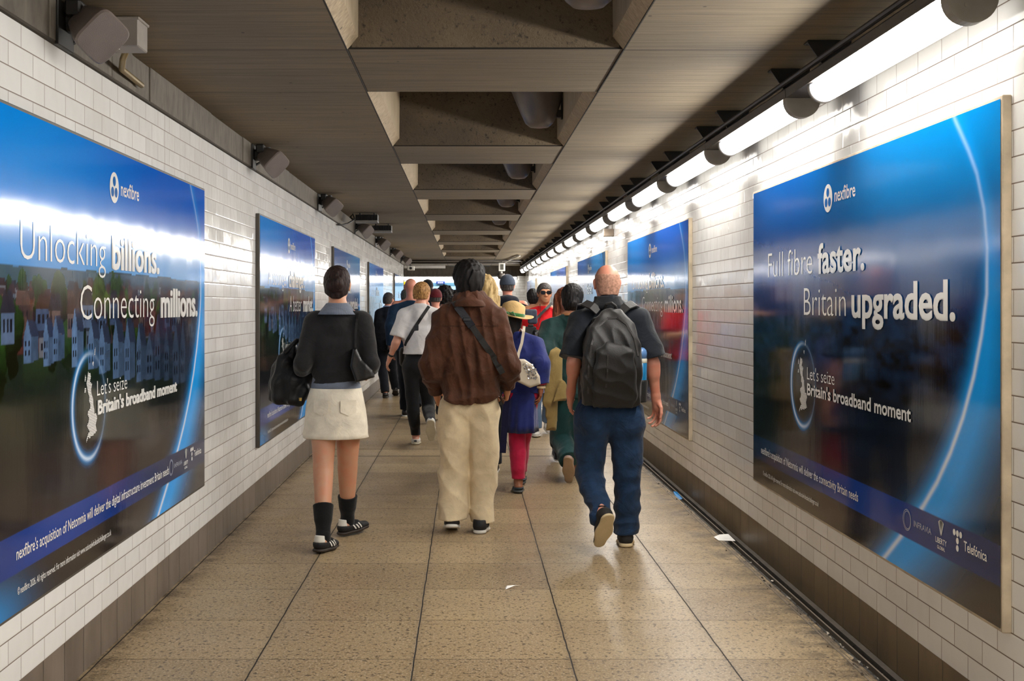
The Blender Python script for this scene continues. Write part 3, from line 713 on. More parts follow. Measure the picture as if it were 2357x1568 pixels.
# ------------------------------------------------------------------ small fittings
wb = thing('wall_box', 'small metal box on the lamp side wall above a poster', 'electrical box', tuple(px(1405, 536, 14.0)))
wb.location = (XR-.05, 14.0, EYE-(536-CY)*14.0/F)
MB().bbox((-.07, -.05, -.045), (.05, .05, .045), .006).build('box', mat('brown_box', '7C6E60', .5), wb); MB().tube([(.03, 0, .045), (.03, 0, .40)], .012, 8).build('conduit', mat('conduit_grey', '8C8782', .5), wb)
Yc = 31.0; P = px(1155, 615, Yc)
cs = thing('ceiling_sign', 'small white boxed clock hanging from the ceiling at the far end', 'clock', (P[0], Yc, P[2]))
MB().bbox((-.085, -.08, -.11), (.085, .08, .11), .01).build('case', mat('white_case', 'D9D7D0', .5), cs); MB().box((-.045, -.084, -.075), (.045, -.079, .075)).build('dial_panel', mat('dark_panel', '4A4840', .3), cs)
MB().tube([(0, 0, .1), (0, 0, ZC-P[2])], .02, 8).build('stem', GREY, cs)
P = px(1153, 634, Yc); cd = thing('dome_camera', 'dark dome camera below the white hanging box at the far end', 'camera', (P[0], Yc, P[2]))
mk('dome', *loft([(0, 0, -.11, .02, .02), (0, 0, -.09, .07, .07), (0, 0, -.03, .1, .1), (0, 0, .05, .1, .1)], 20), DARKM, cd, True); MB().tube([(0, 0, .05), (0, 0, .15)], .045, 12).build('stem', GREY, cd)
P = px(946, 618, 29.5); cc = thing('security_camera', 'white security camera at the corner where the tiled wall ends', 'camera', (P[0], 29.5, P[2]))
MB().bbox((-.09, -.16, -.05), (.09, .10, .06), .015).build('case', MATS['white_case'], cc); MB().tube([(0, -.165, 0), (0, -.15, 0)], .035, 12).build('lens', BLACKM, cc); MB().tube([(0, 0, .05), (-.05, .02, ZC-P[2])], .02, 8).build('bracket', GREY, cc)
for i, (yy, r, z, x0, x1, lab) in enumerate(((29.9, .022, 2.63, -1.5, 1.45, 'thin dark pipe crossing the ceiling before the far end'), (31.2, .024, 2.62, -1.5, 1.45, 'second dark pipe crossing the ceiling at the far end'), (33.2, .05, 2.58, -4, -.6, 'pale thick pipe under the ceiling beyond the corner'))):
    m = MB().tube([(x0, yy, z), (x1, yy, z)], r, 10)
    if i < 2: m.tube([(x0+.0, yy, z), (x0-.02, yy-.06, z-.01), (x0-.03, yy-.5, z-.02)], r, 8)
    tag(m.build('ceiling_pipe', DARKM if i < 2 else mat('pale_pipe', 'B4B0AA', .5), None, True), lab, 'pipe', 'pipes at the far end of the ceiling')
tag(MB().tube([(1.22, 27.0, ZC-.03), (1.02, 31.0, ZC-.03)], .02, 8).build('conduit_run', mat('conduit_pale', 'C9C4BA', .4, .3), None, True), 'pale conduit slanting across the ceiling near the far strip lights', 'conduit')
P = px(930, 657, YE-.03); ex = thing('exit_sign', 'small yellow arrow sign on the wall past the corner', 'sign', (P[0], YE-.02, P[2]))
MB().bbox((-.16, -.015, -.11), (.16, .012, .11), .004).build('panel', mat('yellow_sign', 'F2C414', .5, emit=.5), ex)
b = MB().prism([(-.09, -.0165, -.02), (.02, -.0165, -.02), (.02, -.0165, -.06), (.10, -.0165, 0), (.02, -.0165, .06), (.02, -.0165, .02), (-.09, -.0165, .02)], (0, .001, 0)); b.build('arrow', BLACKM, ex)
P = px(1014, 651, YE-.06); hs = thing('exit_plate', 'small blue plate above the bright exit', 'sign', (P[0], YE-.05, P[2]))
MB().bbox((-.13, -.01, -.04), (.13, .01, .04), .004).build('panel', mat('navy_plate', '1E3F8C', .4), hs)
for k in range(3): MB().box((-.08+.055*k, -.0115, -.015), (-.04+.055*k, -.0105, .015)).build('lettering', MATS['white_sticker'], hs)
# ------------------------------------------------------------------ litter
m = MB(); rr = random.Random(8)
for k in range(420):
    yy = 3.2+rr.random()**1.6*18; x = rr.choice([XG+.004+rr.random()*.048, 1.706+rr.random()*.016, XG-.06*rr.random()**2]); z = -.034 if x > XG else .0005; r = .003+.009*rr.random()**2; a = rr.random()*6
    p = [(x+r*math.cos(a+q*1.57)*(.6+.6*rr.random())*.8, yy+r*1.8*math.sin(a+q*1.57), z+.002*rr.random()) for q in range(4)]
    m.add(p+[(x, yy, z+.004+r*.5)], [(0, 1, 4), (1, 2, 4), (2, 3, 4), (3, 0, 4)])
gr = tag(m.build('gutter_grit', mat('grit', '3A3024', .9, var=.6, vscale=3)), 'dark grit and crumbs lying along the drain gutter', 'dirt'); gr['kind'] = 'stuff'
m = MB()
for k in range(90):
    yy = 3.4+rr.random()**1.5*14; x = XG+.006+rr.random()*.08; r = .004+.012*rr.random()**2; a = rr.random()*6
    p = [(x+r*math.cos(a+q*1.57)*.7, yy+r*2.2*math.sin(a+q*1.57), -.030+.012*rr.random()) for q in range(4)]; m.add(p, [(0, 1, 2), (0, 2, 3)])
gr = tag(m.build('gutter_scraps', mat('pale_scraps', 'A2988A', .8, var=.5, vscale=2)), 'pale scraps and leaf bits strewn in the drain gutter', 'dirt'); gr['kind'] = 'stuff'
pa = MB().add([(.205, 6.17, .003), (.262, 6.23, .012), (.29, 6.25, .004), (.215, 6.20, .016), (.205, 6.215, .004)], [(0, 1, 3), (1, 2, 3), (0, 3, 4)])
tag(pa.build('paper_scrap', mat('white_paper', 'EFEDE8', .7)), 'torn scrap of white paper lying alone on the floor slabs', 'litter')
tag(MB().add([(1.60, 7.45, .004), (1.72, 7.5, -.01), (1.70, 7.62, .012), (1.63, 7.56, .02), (1.59, 7.55, .006)], [(0, 1, 3), (1, 2, 3), (0, 3, 4)]).build('crumpled_tissue', MATS['white_paper']), 'crumpled white tissue on the edge of the gutter', 'litter')
tag(MB().add([(1.645, 9.12, -.02), (1.685, 9.15, -.012), (1.69, 9.42, .0), (1.65, 9.36, .012), (1.642, 9.25, -.008)], [(0, 1, 3), (1, 2, 3), (0, 3, 4)]).build('blue_wrapper', mat('blue_plastic', '1E84C8', .3)), 'blue plastic wrapper lying in the gutter', 'litter')
# ------------------------------------------------------------------ distance-field modelling for bodies and clothes
class Vol:
    def __init__(s, lo, hi, h):
        s.lo = np.array(lo, np.float32); s.h = h
        s.n = np.ceil((np.array(hi)-s.lo)/h).astype(int)+1
        s.d = np.full(s.n, .2, np.float32)
    def _sl(s, lo, hi):
        a = np.clip(np.floor((lo-s.lo)/s.h).astype(int), 0, s.n); b = np.clip(np.ceil((hi-s.lo)/s.h).astype(int)+1, 0, s.n)
        sl = tuple(slice(i, j) for i, j in zip(a, b))
        ax = [s.lo[k]+s.h*np.arange(a[k], b[k], dtype=np.float32) for k in range(3)]
        return sl, ax[0][:, None, None], ax[1][None, :, None], ax[2][None, None, :]
    def put(s, prims, k=.025, op='u'):
        for p in (prims if isinstance(prims, list) else [prims]):
            fn, lo, hi = p[:3]; kk = p[3] if len(p) > 3 else k
            sl, X, Y, Z = s._sl(np.array(lo)-.05-kk, np.array(hi)+.05+kk)
            if 0 in s.d[sl].shape: continue
            a, b = s.d[sl], fn(X, Y, Z).astype(np.float32)
            if op == 'u': h = np.maximum(kk-np.abs(a-b), 0)/kk; s.d[sl] = np.minimum(a, b)-h*h*kk*.25
            else: b = -b; h = np.maximum(kk-np.abs(a-b), 0)/kk; s.d[sl] = np.maximum(a, b)+h*h*kk*.25
        return s
    def cut(s, fn):
        """keep only where fn(x, y, z) < 0"""
        sl, X, Y, Z = s._sl(s.lo, s.lo+s.h*s.n); s.d = np.maximum(s.d, np.broadcast_to(fn(X, Y, Z), s.d.shape)).astype(np.float32); return s
    def warp(s, fn):
        sl, X, Y, Z = s._sl(s.lo, s.lo+s.h*s.n); s.d = (s.d+fn(X, Y, Z)).astype(np.float32); return s
    def back(s, x, z):
        """the y of the surface facing the viewer at (x, z)"""
        i, k = int(round((x-s.lo[0])/s.h)), int(round((z-s.lo[2])/s.h)); i = min(max(i, 0), s.n[0]-1); k = min(max(k, 0), s.n[2]-1)
        c = np.nonzero(s.d[i, :, k] < 0)[0]
        if not len(c): return None
        j = c[0]; t = 0
        if j > 0: a, b = s.d[i, j-1, k], s.d[i, j, k]; t = a/(a-b)
        return s.lo[1]+s.h*(j-1+t)
    def mesh(s):
        d = s.d; ins = d < 0
        ins[0], ins[-1] = False, False; ins[:, 0] = False; ins[:, -1] = False; ins[:, :, 0] = False; ins[:, :, -1] = False
        d = np.where(ins, d, np.maximum(d, 1e-5))
        cnt = np.zeros(np.array(d.shape)-1, np.uint8)
        for i in (0, 1):
            for j in (0, 1):
                for k in (0, 1): cnt += ins[i:i+cnt.shape[0], j:j+cnt.shape[1], k:k+cnt.shape[2]]
        act = (cnt > 0) & (cnt < 8); I = np.argwhere(act); idm = np.full(cnt.shape, -1, np.int32); idm[act] = np.arange(len(I))
        acc = np.zeros((len(I), 3)); m = np.zeros(len(I))
        for ax in range(3):
            o = [q for q in range(3) if q != ax]
            for p in (0, 1):
                for q in (0, 1):
                    A = I.copy(); A[:, o[0]] += p; A[:, o[1]] += q; B = A.copy(); B[:, ax] += 1
                    va, vb = d[tuple(A.T)], d[tuple(B.T)]; c = (va < 0) != (vb < 0)
                    t = va[c]/(va[c]-vb[c]); P = A[c].astype(float); P[:, ax] += t; acc[c] += P; m[c] += 1
        V = s.lo+s.h*(acc/m[:, None]); Q = []
        for ax in range(3):
            o = [q for q in range(3) if q != ax]
            lo = [slice(1, -1)]*3; lo[ax] = slice(0, -1); hi = list(lo); hi[ax] = slice(1, None)
            a, b = ins[tuple(lo)], ins[tuple(hi)]
            E = np.argwhere(a != b); sgn = a[tuple(E.T)]; E[:, o[0]] += 1; E[:, o[1]] += 1
            def cell(p, q): G = E.copy(); G[:, o[0]] -= p; G[:, o[1]] -= q; return idm[tuple(G.T)]
            qd = np.stack([cell(1, 1), cell(0, 1), cell(0, 0), cell(1, 0)], 1)
            fl = sgn if ax != 1 else ~sgn
            qd[~fl] = qd[~fl][:, ::-1]; Q.append(qd)
        return V, np.concatenate(Q)
    def build(s, name, m, parent): return mk(name, *s.mesh(), m, parent, True)
def N(v): v = np.array(v, float); return v/np.linalg.norm(v)
def RC(a, b, ra, rb=None, sc=(1, 1, 1), cut=False, k=None):
    """tapered capsule from a to b (scaled by sc across); cut = flat at b"""
    rb = ra if rb is None else rb; a, b = np.array(a, float), np.array(b, float); sc = np.array(sc, float); mn = sc.min()
    ba = (b-a)/sc; bb = max(ba@ba, 1e-9); e = N(b-a) if np.linalg.norm(b-a) > 1e-6 else None
    def fn(X, Y, Z):
        x, y, z = (X-a[0])/sc[0], (Y-a[1])/sc[1], (Z-a[2])/sc[2]
        t = np.clip((x*ba[0]+y*ba[1]+z*ba[2])/bb, 0, 1)
        d = (np.sqrt((x-ba[0]*t)**2+(y-ba[1]*t)**2+(z-ba[2]*t)**2)-(ra+(rb-ra)*t))*mn
        if cut: d = np.maximum(d, (X-b[0])*e[0]+(Y-b[1])*e[1]+(Z-b[2])*e[2])
        return d
    R = max(ra, rb)*sc
    return (fn, np.minimum(a, b)-R, np.maximum(a, b)+R)+((k,) if k else ())
def ELL(c, r, R=None, k=None):
    c, r = np.array(c, float), np.array(r, float)
    def fn(X, Y, Z):
        x, y, z = X-c[0], Y-c[1], Z-c[2]
        if R is not None: x, y, z = (R[0][0]*x+R[1][0]*y+R[2][0]*z, R[0][1]*x+R[1][1]*y+R[2][1]*z, R[0][2]*x+R[1][2]*y+R[2][2]*z)
        k0 = np.sqrt((x/r[0])**2+(y/r[1])**2+(z/r[2])**2); k1 = np.sqrt((x/r[0]**2)**2+(y/r[1]**2)**2+(z/r[2]**2)**2)+1e-6
        return k0*(k0-1)/k1
    e = r if R is None else np.full(3, r.max())
    return (fn, c-e, c+e)+((k,) if k else ())
def BOX(c, h, r=.01, R=None):
    c, h = np.array(c, float), np.array(h, float)-r
    def fn(X, Y, Z):
        x, y, z = X-c[0], Y-c[1], Z-c[2]
        if R is not None: x, y, z = (R[0][0]*x+R[1][0]*y+R[2][0]*z, R[0][1]*x+R[1][1]*y+R[2][1]*z, R[0][2]*x+R[1][2]*y+R[2][2]*z)
        x, y, z = np.abs(x)-h[0], np.abs(y)-h[1], np.abs(z)-h[2]
        return np.sqrt(np.maximum(x, 0)**2+np.maximum(y, 0)**2+np.maximum(z, 0)**2)+np.minimum(np.maximum(x, np.maximum(y, z)), 0)-r
    e = h+r if R is None else np.full(3, np.linalg.norm(h)+r)
    return (fn, c-e, c+e)
def EXTR(pts, y0, y1, r=.02):
    """polygon in the x-z plane, from depth y0 to y1, rounded by r (y0, y1 may be functions of z)"""
    pts = [(float(p[0]), float(p[-1])) for p in pts]
    def fn(X, Y, Z):
        x, z = np.broadcast_arrays(X[:, :, :]*1., Z*1.); x, z = x[:, 0, :], z[:, 0, :]; d = np.full(x.shape, 1e9); s = np.ones(x.shape); n = len(pts)
        for i in range(n):
            (ax, az), (bx, bz) = pts[i], pts[i-1]; ex, ez = bx-ax, bz-az; wx, wz = x-ax, z-az
            t = np.clip((wx*ex+wz*ez)/(ex*ex+ez*ez+1e-9), 0, 1); d = np.minimum(d, (wx-ex*t)**2+(wz-ez*t)**2)
            c1, c2, c3 = z >= az, z < bz, ex*wz > ez*wx
            s = np.where((c1 & c2 & c3) | (~c1 & ~c2 & ~c3), -s, s)
        d2 = (s*np.sqrt(d)+r)[:, None, :]
        a, b = (y0(Z) if callable(y0) else y0), (y1(Z) if callable(y1) else y1)
        dy = np.abs(Y-(a+b)/2)-(b-a)/2+r
        return np.sqrt(np.maximum(d2, 0)**2+np.maximum(dy, 0)**2)+np.minimum(np.maximum(d2, dy), 0)-r
    xs, zs = [p[0] for p in pts], [p[1] for p in pts]; yl = y0 if not callable(y0) else -.5; yh = y1 if not callable(y1) else .5
    return (fn, (min(xs), yl, min(zs)), (max(xs), yh, max(zs)))
_wr = np.random.default_rng(5)
WAVES = [(N(_wr.normal(size=3)), _wr.random()*6.28, .7+.9*_wr.random()) for _ in range(40)]
def wob(X, Y, Z, f, seed=0, n=6):
    """smooth pseudo-noise in [-1, 1]; f = frequency per axis"""
    f = (f, f, f) if not isinstance(f, (tuple, list)) else f; o = 0
    for i in range(n):
        d, ph, w = WAVES[(seed*7+i*3) % 40]; o = o+np.sin(6.283*w*(d[0]*X*f[0]+d[1]*Y*f[1]+d[2]*Z*f[2])+ph+seed)
    return o/n*1.6
def creases(amp, f, seed=0):
    """sharp-ridged folds"""
    return lambda X, Y, Z: amp*(np.abs(wob(X, Y, Z, f, seed))*1.6-.5)
# ------------------------------------------------------------------ the human figure (faces +y, x to its right)
def joints(h=1.75, sh=.17, hip=.085, phase=0., arm=.5, lean=.02, w=1.):
    s = h/1.75; J = {}
    def P(x, y, z): return np.array([x*s, y*s, z*s])
    J['pel'] = P(0, 0, .93); J['che'] = P(0, lean, 1.27); J['nek'] = P(0, lean-.005, 1.46); J['hed'] = P(0, lean+.03, 1.645)
    for sd, q in (('l', -1), ('r', 1)):
        st = math.sin(phase)*q                             # +1: this leg in front
        J[sd+'sh'] = P(q*sh, lean-.01, 1.42); ar = -st*arm
        J[sd+'el'] = P(q*(sh+.06), lean+.18*ar-.03, 1.15); J[sd+'wr'] = P(q*(sh+.055), lean+.36*ar+.05, .90)
        J[sd+'hp'] = P(q*hip, 0, .90)
        if st >= 0: J[sd+'kn'] = P(q*hip*.95, .06+.16*st, .50); J[sd+'an'] = P(q*hip*.9, .05+.27*st, .085); J[sd+'pitch'] = .12*st
        else: J[sd+'kn'] = P(q*hip*.95, .06+.03*st, .49); J[sd+'an'] = P(q*hip*.9, .30*st, .10-.10*st); J[sd+'pitch'] = .75*st
    J['s'] = s; J['w'] = w; J['yaw'] = 0.
    return J
def torso(J, o=0., belly=0.):
    s, w = J['s'], J['w']; p, c, n = J['pel'], J['che'], J['nek']; E = np.array
    a = [RC(p+E([-.055*w, 0, -.02])*s, p+E([.055*w, 0, -.02])*s, .112*s+o, None, (1, .92, 1), k=.05),
         RC(p+E([0, 0, .02])*s, c+E([0, 0, -.08])*s, .132*s*w+o, .145*s*w+o, (1, .74, 1), k=.06),
         RC(c+E([-.06*w, 0, .02])*s, c+E([.06*w, 0, .02])*s, .122*s+o, None, (1, .88, 1), k=.06),
         RC(J['lsh']*.82+c*.18+E([0, 0, -.01]), J['rsh']*.82+c*.18+E([0, 0, -.01]), .058*s+o, None, (1, 1, 1), k=.05),
         RC(n+E([0, 0, .02])*s, J['lsh']*.85+n*.15, .05*s+o, .052*s+o, k=.05), RC(n+E([0, 0, .02])*s, J['rsh']*.85+n*.15, .05*s+o, .052*s+o, k=.05)]
    if belly: a.append(ELL(p*.6+c*.4+E([0, .07*s, 0]), ((.15+belly)*s+o, (.10+belly)*s+o, .17*s), k=.06))
    return a
def arm(J, sd, o=0., r=(.052, .042, .034, .026), end=1., cut=False, flare=0.):
    s = J['s']; a, e, w = J[sd+'sh'], J[sd+'el'], J[sd+'wr']
    if end <= .5: b = a+(e-a)*end*2; return [RC(a, b, r[0]*s+o, r[1]*s+o+flare, cut=cut)]
    b = e+(w-e)*(end-.5)*2
    return [RC(a, e, r[0]*s+o, r[1]*s+o), RC(e, b, r[2]*1.12*s+o, r[3]*s+o+flare, cut=cut), ELL(e+(w-e)*.22, np.array([.038, .038, .05])*s+o)]
def leg(J, sd, o=0., end=1., r=(.088, .058, .05, .036), cut=False, flare=0., k=.02):
    s = J['s']; a, e, w = J[sd+'hp'], J[sd+'kn'], J[sd+'an']
    if end <= .5: return [RC(a, a+(e-a)*end*2, r[0]*s+o, (r[0]+(r[1]-r[0])*end*2)*s+o+flare, cut=cut, k=k)]
    b = e+(w-e)*(end-.5)*2; q = e+(w-e)*.28+np.array([0, -.012*s, 0])
    return [RC(a, e, r[0]*s+o, r[1]*s+o, k=k), RC(e, b, r[1]*.95*s+o, r[3]*s+o+flare, cut=cut, k=k), RC(e+(w-e)*.12, e+(w-e)*.5+np.array([0, -.01*s, 0]), r[2]*1.08*s+o, r[2]*.86*s+o, k=k)]
def rotz(a): c, s_ = math.cos(a), math.sin(a); return np.array([[c, -s_, 0], [s_, c, 0], [0, 0, 1]])
def head(J):
    s = J['s']; H = J['hed']; R = rotz(J['yaw'])
    if 'tilt' in J: t = J['tilt']; R = R @ np.array([[1, 0, 0], [0, math.cos(t), -math.sin(t)], [0, math.sin(t), math.cos(t)]])
    J['R'] = R
    def at(x, y, z): return H+R @ np.array([x, y, z])*s
    def L(x, y, z, r, k=None): return ELL(at(x, y, z), np.array(r)*s, R, k)
    add = [L(0, -.012, .025, (.074, .092, .086), .03), L(0, .03, -.04, (.058, .062, .074), .03), L(0, .066, -.088, (.024, .02, .018), .03),
           L(0, .055, -.02, (.056, .04, .06), .03),
           RC(at(0, .088, .018), at(0, .112, -.024), .008*s, .0135*s, k=.012), L(.012, .100, -.028, (.009, .010, .008), .008), L(-.012, .100, -.028, (.009, .010, .008), .008),
           L(.03, .078, .036, (.024, .014, .009), .015), L(-.03, .078, .036, (.024, .014, .009), .015),
           L(0, .094, -.056, (.022, .009, .006), .006), L(0, .092, -.066, (.02, .009, .006), .006),
           RC(J['nek']+np.array([0, 0, -.03])*s, at(0, -.02, -.06), .054*s*J.get('neckw', 1), .053*s*J.get('neckw', 1), k=.03)]
    for q in (-1, 1): add += [L(q*.0755, -.004, -.008, (.008, .021, .033), .008), L(q*.080, -.012, .006, (.008, .012, .02), .008)]
    sub = [L(q*.031, .098, .014, (.017, .016, .012), .008) for q in (-1, 1)]
    J['at'] = at; J['L'] = L
    return add, sub
def hand(J, sd, f=None, palm=None, curl=.5, spread=.0, scale=1.):
    """palm, four unequal bent fingers and a thumb set off the side of the palm"""
    s = J['s']*scale; q = -1 if sd == 'l' else 1
    w = J[sd+'wr']; f = N(w-J[sd+'el']) if f is None else N(f)
    n = np.array([-q*1., .15, 0]) if palm is None else np.array(palm, float); n = N(n-f*(n@f)); t = np.cross(n, f)*q*(1 if True else 1)
    t = N(t)
    if t[1] < 0 and palm is None: t = -t
    a = [RC(w-f*.02*s, w+f*.02*s, .027*s, .025*s, k=.015)]
    kn = [(.030, .092), (.010, .097), (-.011, .093), (-.030, .084)]; ln = [(.042, .026, .021), (.046, .029, .022), (.042, .027, .021), (.033, .021, .019)]; rad = (.0088, .0090, .0085, .0075)
    for i in range(4):
        b = w+f*kn[i][1]*s+t*kn[i][0]*s; a.append(RC(w+f*.018*s+t*kn[i][0]*.55*s, b, .0145*s, .0115*s, k=.012))
        ang = curl*(.45+.12*i); p = b; d0 = N(f+t*(kn[i][0]*(2.2+spread*6)))
        for j in range(3):
            d = N(d0*math.cos(ang)+n*math.sin(ang)); e = p+d*ln[i][j]*s; a.append(RC(p, e, (rad[i]-.0007*j)*s, (rad[i]-.0007*(j+1))*s, k=.004)); p = e; ang += curl*(.75-.1*j)
    a.append(ELL(w+f*.05*s+n*.004*s, np.array([.02, .02, .02])*s, k=.02))
    b = w+f*.022*s+t*.022*s; c = b+N(f*.55+t*.75+n*.35)*.042*s; d = c+N(f*.85+t*.35+n*.4)*.034*s; e = d+N(f*.9+t*.05+n*.45)*.026*s
    a += [RC(b, c, .0155*s, .0115*s, k=.012), RC(c, d, .0112*s, .0098*s, k=.004), RC(d, e, .0098*s, .0078*s, k=.004)]
    return a
def foot(J, sd):
    s = J['s']; a = J[sd+'an']; R = footR(J, sd); v = lambda x, y, z: a+R @ np.array([x, y, z])*s
    return [RC(v(0, 0, .0), v(0, -.03, -.04), .036*s, .03*s, k=.02), RC(v(0, -.02, -.045), v(0, .13, -.055), .034*s, .028*s, (1, 1, .8), k=.02)]
def footR(J, sd):
    p = J.get(sd+'pitch', 0.); y = J.get(sd+'yaw', 0.); c, s_ = math.cos(p), math.sin(p)
    return rotz(y) @ np.array([[1, 0, 0], [0, c, -s_], [0, s_, c]])
def body(J, root, skin, h=.008, hands=True, curl=(.5, .5), palms=(None, None), fdir=(None, None), thin=1.):
    add, sub = head(J); pr = torso(J, -.012)
    for i, sd in enumerate('lr'):
        pr += arm(J, sd)+leg(J, sd, r=(.088*thin, .058*thin, .05*thin, .036))+foot(J, sd)
    pts = np.array([J[k] for k in J if isinstance(J[k], np.ndarray) and J[k].shape == (3,)])
    v = Vol(pts.min(0)-(.22, .22, .16), pts.max(0)+(.22, .24, .18), h)
    v.put(pr).put(add).put(sub, .008, 's')
    if hands:
        for i, sd in enumerate('lr'): v.put(hand(J, sd, fdir[i], palms[i], curl[i]), .004)
    return v.build('body', skin, root)
# ------------------------------------------------------------------ shoes
_shoe = {}
def shoe_parts(kind):
    """(upper, sole) in shoe space: ankle joint at the origin, toe along +y, ground at z = -0.085"""
    if kind in _shoe: return _shoe[kind]
    u = Vol((-.075, -.11, -.1), (.075, .25, .09), .005)
    u.put([RC((0, -.045, -.04), (0, .06, -.045), .036, .04, (1, 1, 1)), RC((0, .05, -.052), (.004, .155, -.06), .042, .033, (1.05, 1, .72)), RC((0, -.03, -.04), (0, -.022, .0), .040, .042)], .03)
    top = {'trainer': -.002, 'slipon': -.03, 'pump': -.042, 'high': .03}[kind]
    u.cut(lambda X, Y, Z: np.maximum(Z-top-np.clip(Y-.02, 0, .06)*(.25 if kind != 'pump' else -.3), -.066-Z))
    if kind == 'pump': u.put(RC((0, -.01, .0), (0, .085, -.01), .034, .030), .01, 's')
    s = Vol((-.08, -.12, -.1), (.08, .26, -.03), .004)
    lo = -.0855
    s.put([RC((0, -.045, -.076), (0, .06, -.076), .043, .044, (1, 1, .45)), RC((0, .06, -.076), (.004, .152, -.074), .047, .037, (1, 1, .45))], .02)
    s.cut(lambda X, Y, Z: np.maximum(lo-Z, Z+(.058 if kind in ('trainer', 'high') else .066)))
    _shoe[kind] = (u.mesh(), s.mesh()); return _shoe[kind]
def shoes(J, root, kind, upper, sole, extra=None):
    out = []
    for sd in 'lr':
        (uv, uq), (sv, sq) = shoe_parts(kind); R = footR(J, sd); s = J['s']; q = -1 if sd == 'l' else 1
        def tr(v): v = v*s*(q, 1, 1); return v @ R.T+J[sd+'an']
        f = (lambda Q: np.ascontiguousarray(Q[:, ::-1])) if q < 0 else (lambda Q: Q)
        o = mk('shoe', tr(uv), f(uq), upper, root, True); mk('sole', tr(sv), f(sq), sole, o, True)
        if extra: extra(o, tr, q)
        out.append(o)
    return out
# ------------------------------------------------------------------ straps, hair, glasses
def ribbon(name, pts, w, m, parent, th=.005, nrm=(0, -1, 0)):
    pts = [np.array(p, float) for p in pts]; V, Q = [], []
    for i, p in enumerate(pts):
        t = N(pts[min(i+1, len(pts)-1)]-pts[max(i-1, 0)]); nn = np.array(nrm, float) if not callable(nrm) else nrm(p); nn = N(nn-t*(nn@t)); c = np.cross(t, nn)
        V += [p+c*w/2, p-c*w/2, p-c*w/2+nn*th, p+c*w/2+nn*th]
    for i in range(len(pts)-1): Q += [(i*4+k, i*4+(k+1) % 4, (i+1)*4+(k+1) % 4, (i+1)*4+k) for k in range(4)]
    Q += [(3, 2, 1, 0), tuple((len(pts)-1)*4+k for k in range(4))]
    return mk(name, V, Q, m, parent, False)
def on_back(vol, pts, gap=.004, n=20):
    """points along a polyline in (x, z), laid on the surface that faces the viewer"""
    pts = [np.array((p[0], p[-1]), float) for p in pts]; out = []; L = sum(np.linalg.norm(b-a) for a, b in zip(pts, pts[1:]))
    for a, b in zip(pts, pts[1:]):
        k = max(2, int(n*np.linalg.norm(b-a)/L))
        for i in range(k):
            q = a+(b-a)*i/k; y = vol.back(*q)
            if y is not None: out.append(np.array([q[0], y-gap, q[1]]))
    if len(out) > 4:
        ys = np.array([p[1] for p in out]); sm = np.convolve(np.pad(ys, 2, 'edge'), np.ones(5)/5, 'valid'); 
        for p, y in zip(out, sm): p[1] = min(p[1], y)
    return out
def hair_cap(J, root, m, grow=.012, low=-.02, front=.05, extra=(), rough=.004, f=(70, 70, 12), h=.006, seed=0, minus=()):
    """hair over the cranium: low = how far down the nape, front = hairline"""
    at, L, s = J['at'], J['L'], J['s']; H = J['hed']; R = J['R']
    v = Vol(H-.30*s, H+.30*s, h)
    g = grow; v.put(L(0, -.016, .028, (.074+g, .092+g, .086+g)), .02)
    v.put(L(0, -.055, -.02+low*.5, (.066+g*.7, .05+g*.6, .075+abs(low)*.4)), .03)
    v.put(list(extra), .02)
    def keep(X, Y, Z):
        x, y, z = X-H[0], Y-H[1], Z-H[2]; a = R[0][1]*x+R[1][1]*y+R[2][1]*z; b = R[0][2]*x+R[1][2]*y+R[2][2]*z
        face = np.minimum(a-front*s+.0*b, .045*s-b+np.maximum(0, (front*s-a))*.0)       # in front of the hairline and below the brow
        return face
    v.warp(lambda X, Y, Z: rough*wob(X, Y, Z, f, seed))
    v.cut(keep)
    if minus: v.put(list(minus), .01, 's')
    return v
def sunglasses(J, root):
    at = J['at']; m = MB()
    for q in (-1, 1):
        V, Q = [], []; n = 20
        for d in (.0, .006):
            for k in range(n):
                a = 2*math.pi*k/n; V.append(at(q*.033+.028*math.copysign(abs(math.cos(a))**.7, math.cos(a)), .103+d-.10*abs(.033)*.1, .010+.021*math.copysign(abs(math.sin(a))**.7, math.sin(a))))
        m.add(V, [tuple(range(n)), tuple(range(n, 2*n))]+[(k, (k+1) % n, n+(k+1) % n, n+k) for k in range(n)])
        m.tube([at(q*.060, .100, .018), at(q*.076, .07, .02), at(q*.079, .0, .012), at(q*.079, -.012, .002)], .0028, 6)
    m.tube([at(-.008, .108, .016), at(.008, .108, .016)], .003, 6)
    return m.build('sunglasses', mat('dark_lens', '0D0C0E', .08, spec=.7), root)
def eyes(J, root):
    for q in (-1, 1):
        c = J['at'](q*.031, .079, .014); r = .012*J['s']
        mk('eye', *loft([(c[0], c[1], c[2]+r*math.sin(a), r*math.cos(a), r*math.cos(a)) for a in np.linspace(-1.5, 1.5, 9)], 14), mat('eye_white', 'E8E2DA', .2), root, True)
SKIN = {k: skinmat('skin_'+k, c) for k, c in dict(fair='C9957C', pink='CC8F78', tan='C29274', warm='B98764', brown='8A5A3E').items()}
def garment(prims, lo, hi, h, folds=None, cuts=(), k=.03):
    v = Vol(lo, hi, h).put(prims, k)
    for c in cuts: v.cut(c)
    if folds:
        for f in (folds if isinstance(folds, list) else [folds]): v.warp(f)
    for c in cuts: v.cut(c)
    return v
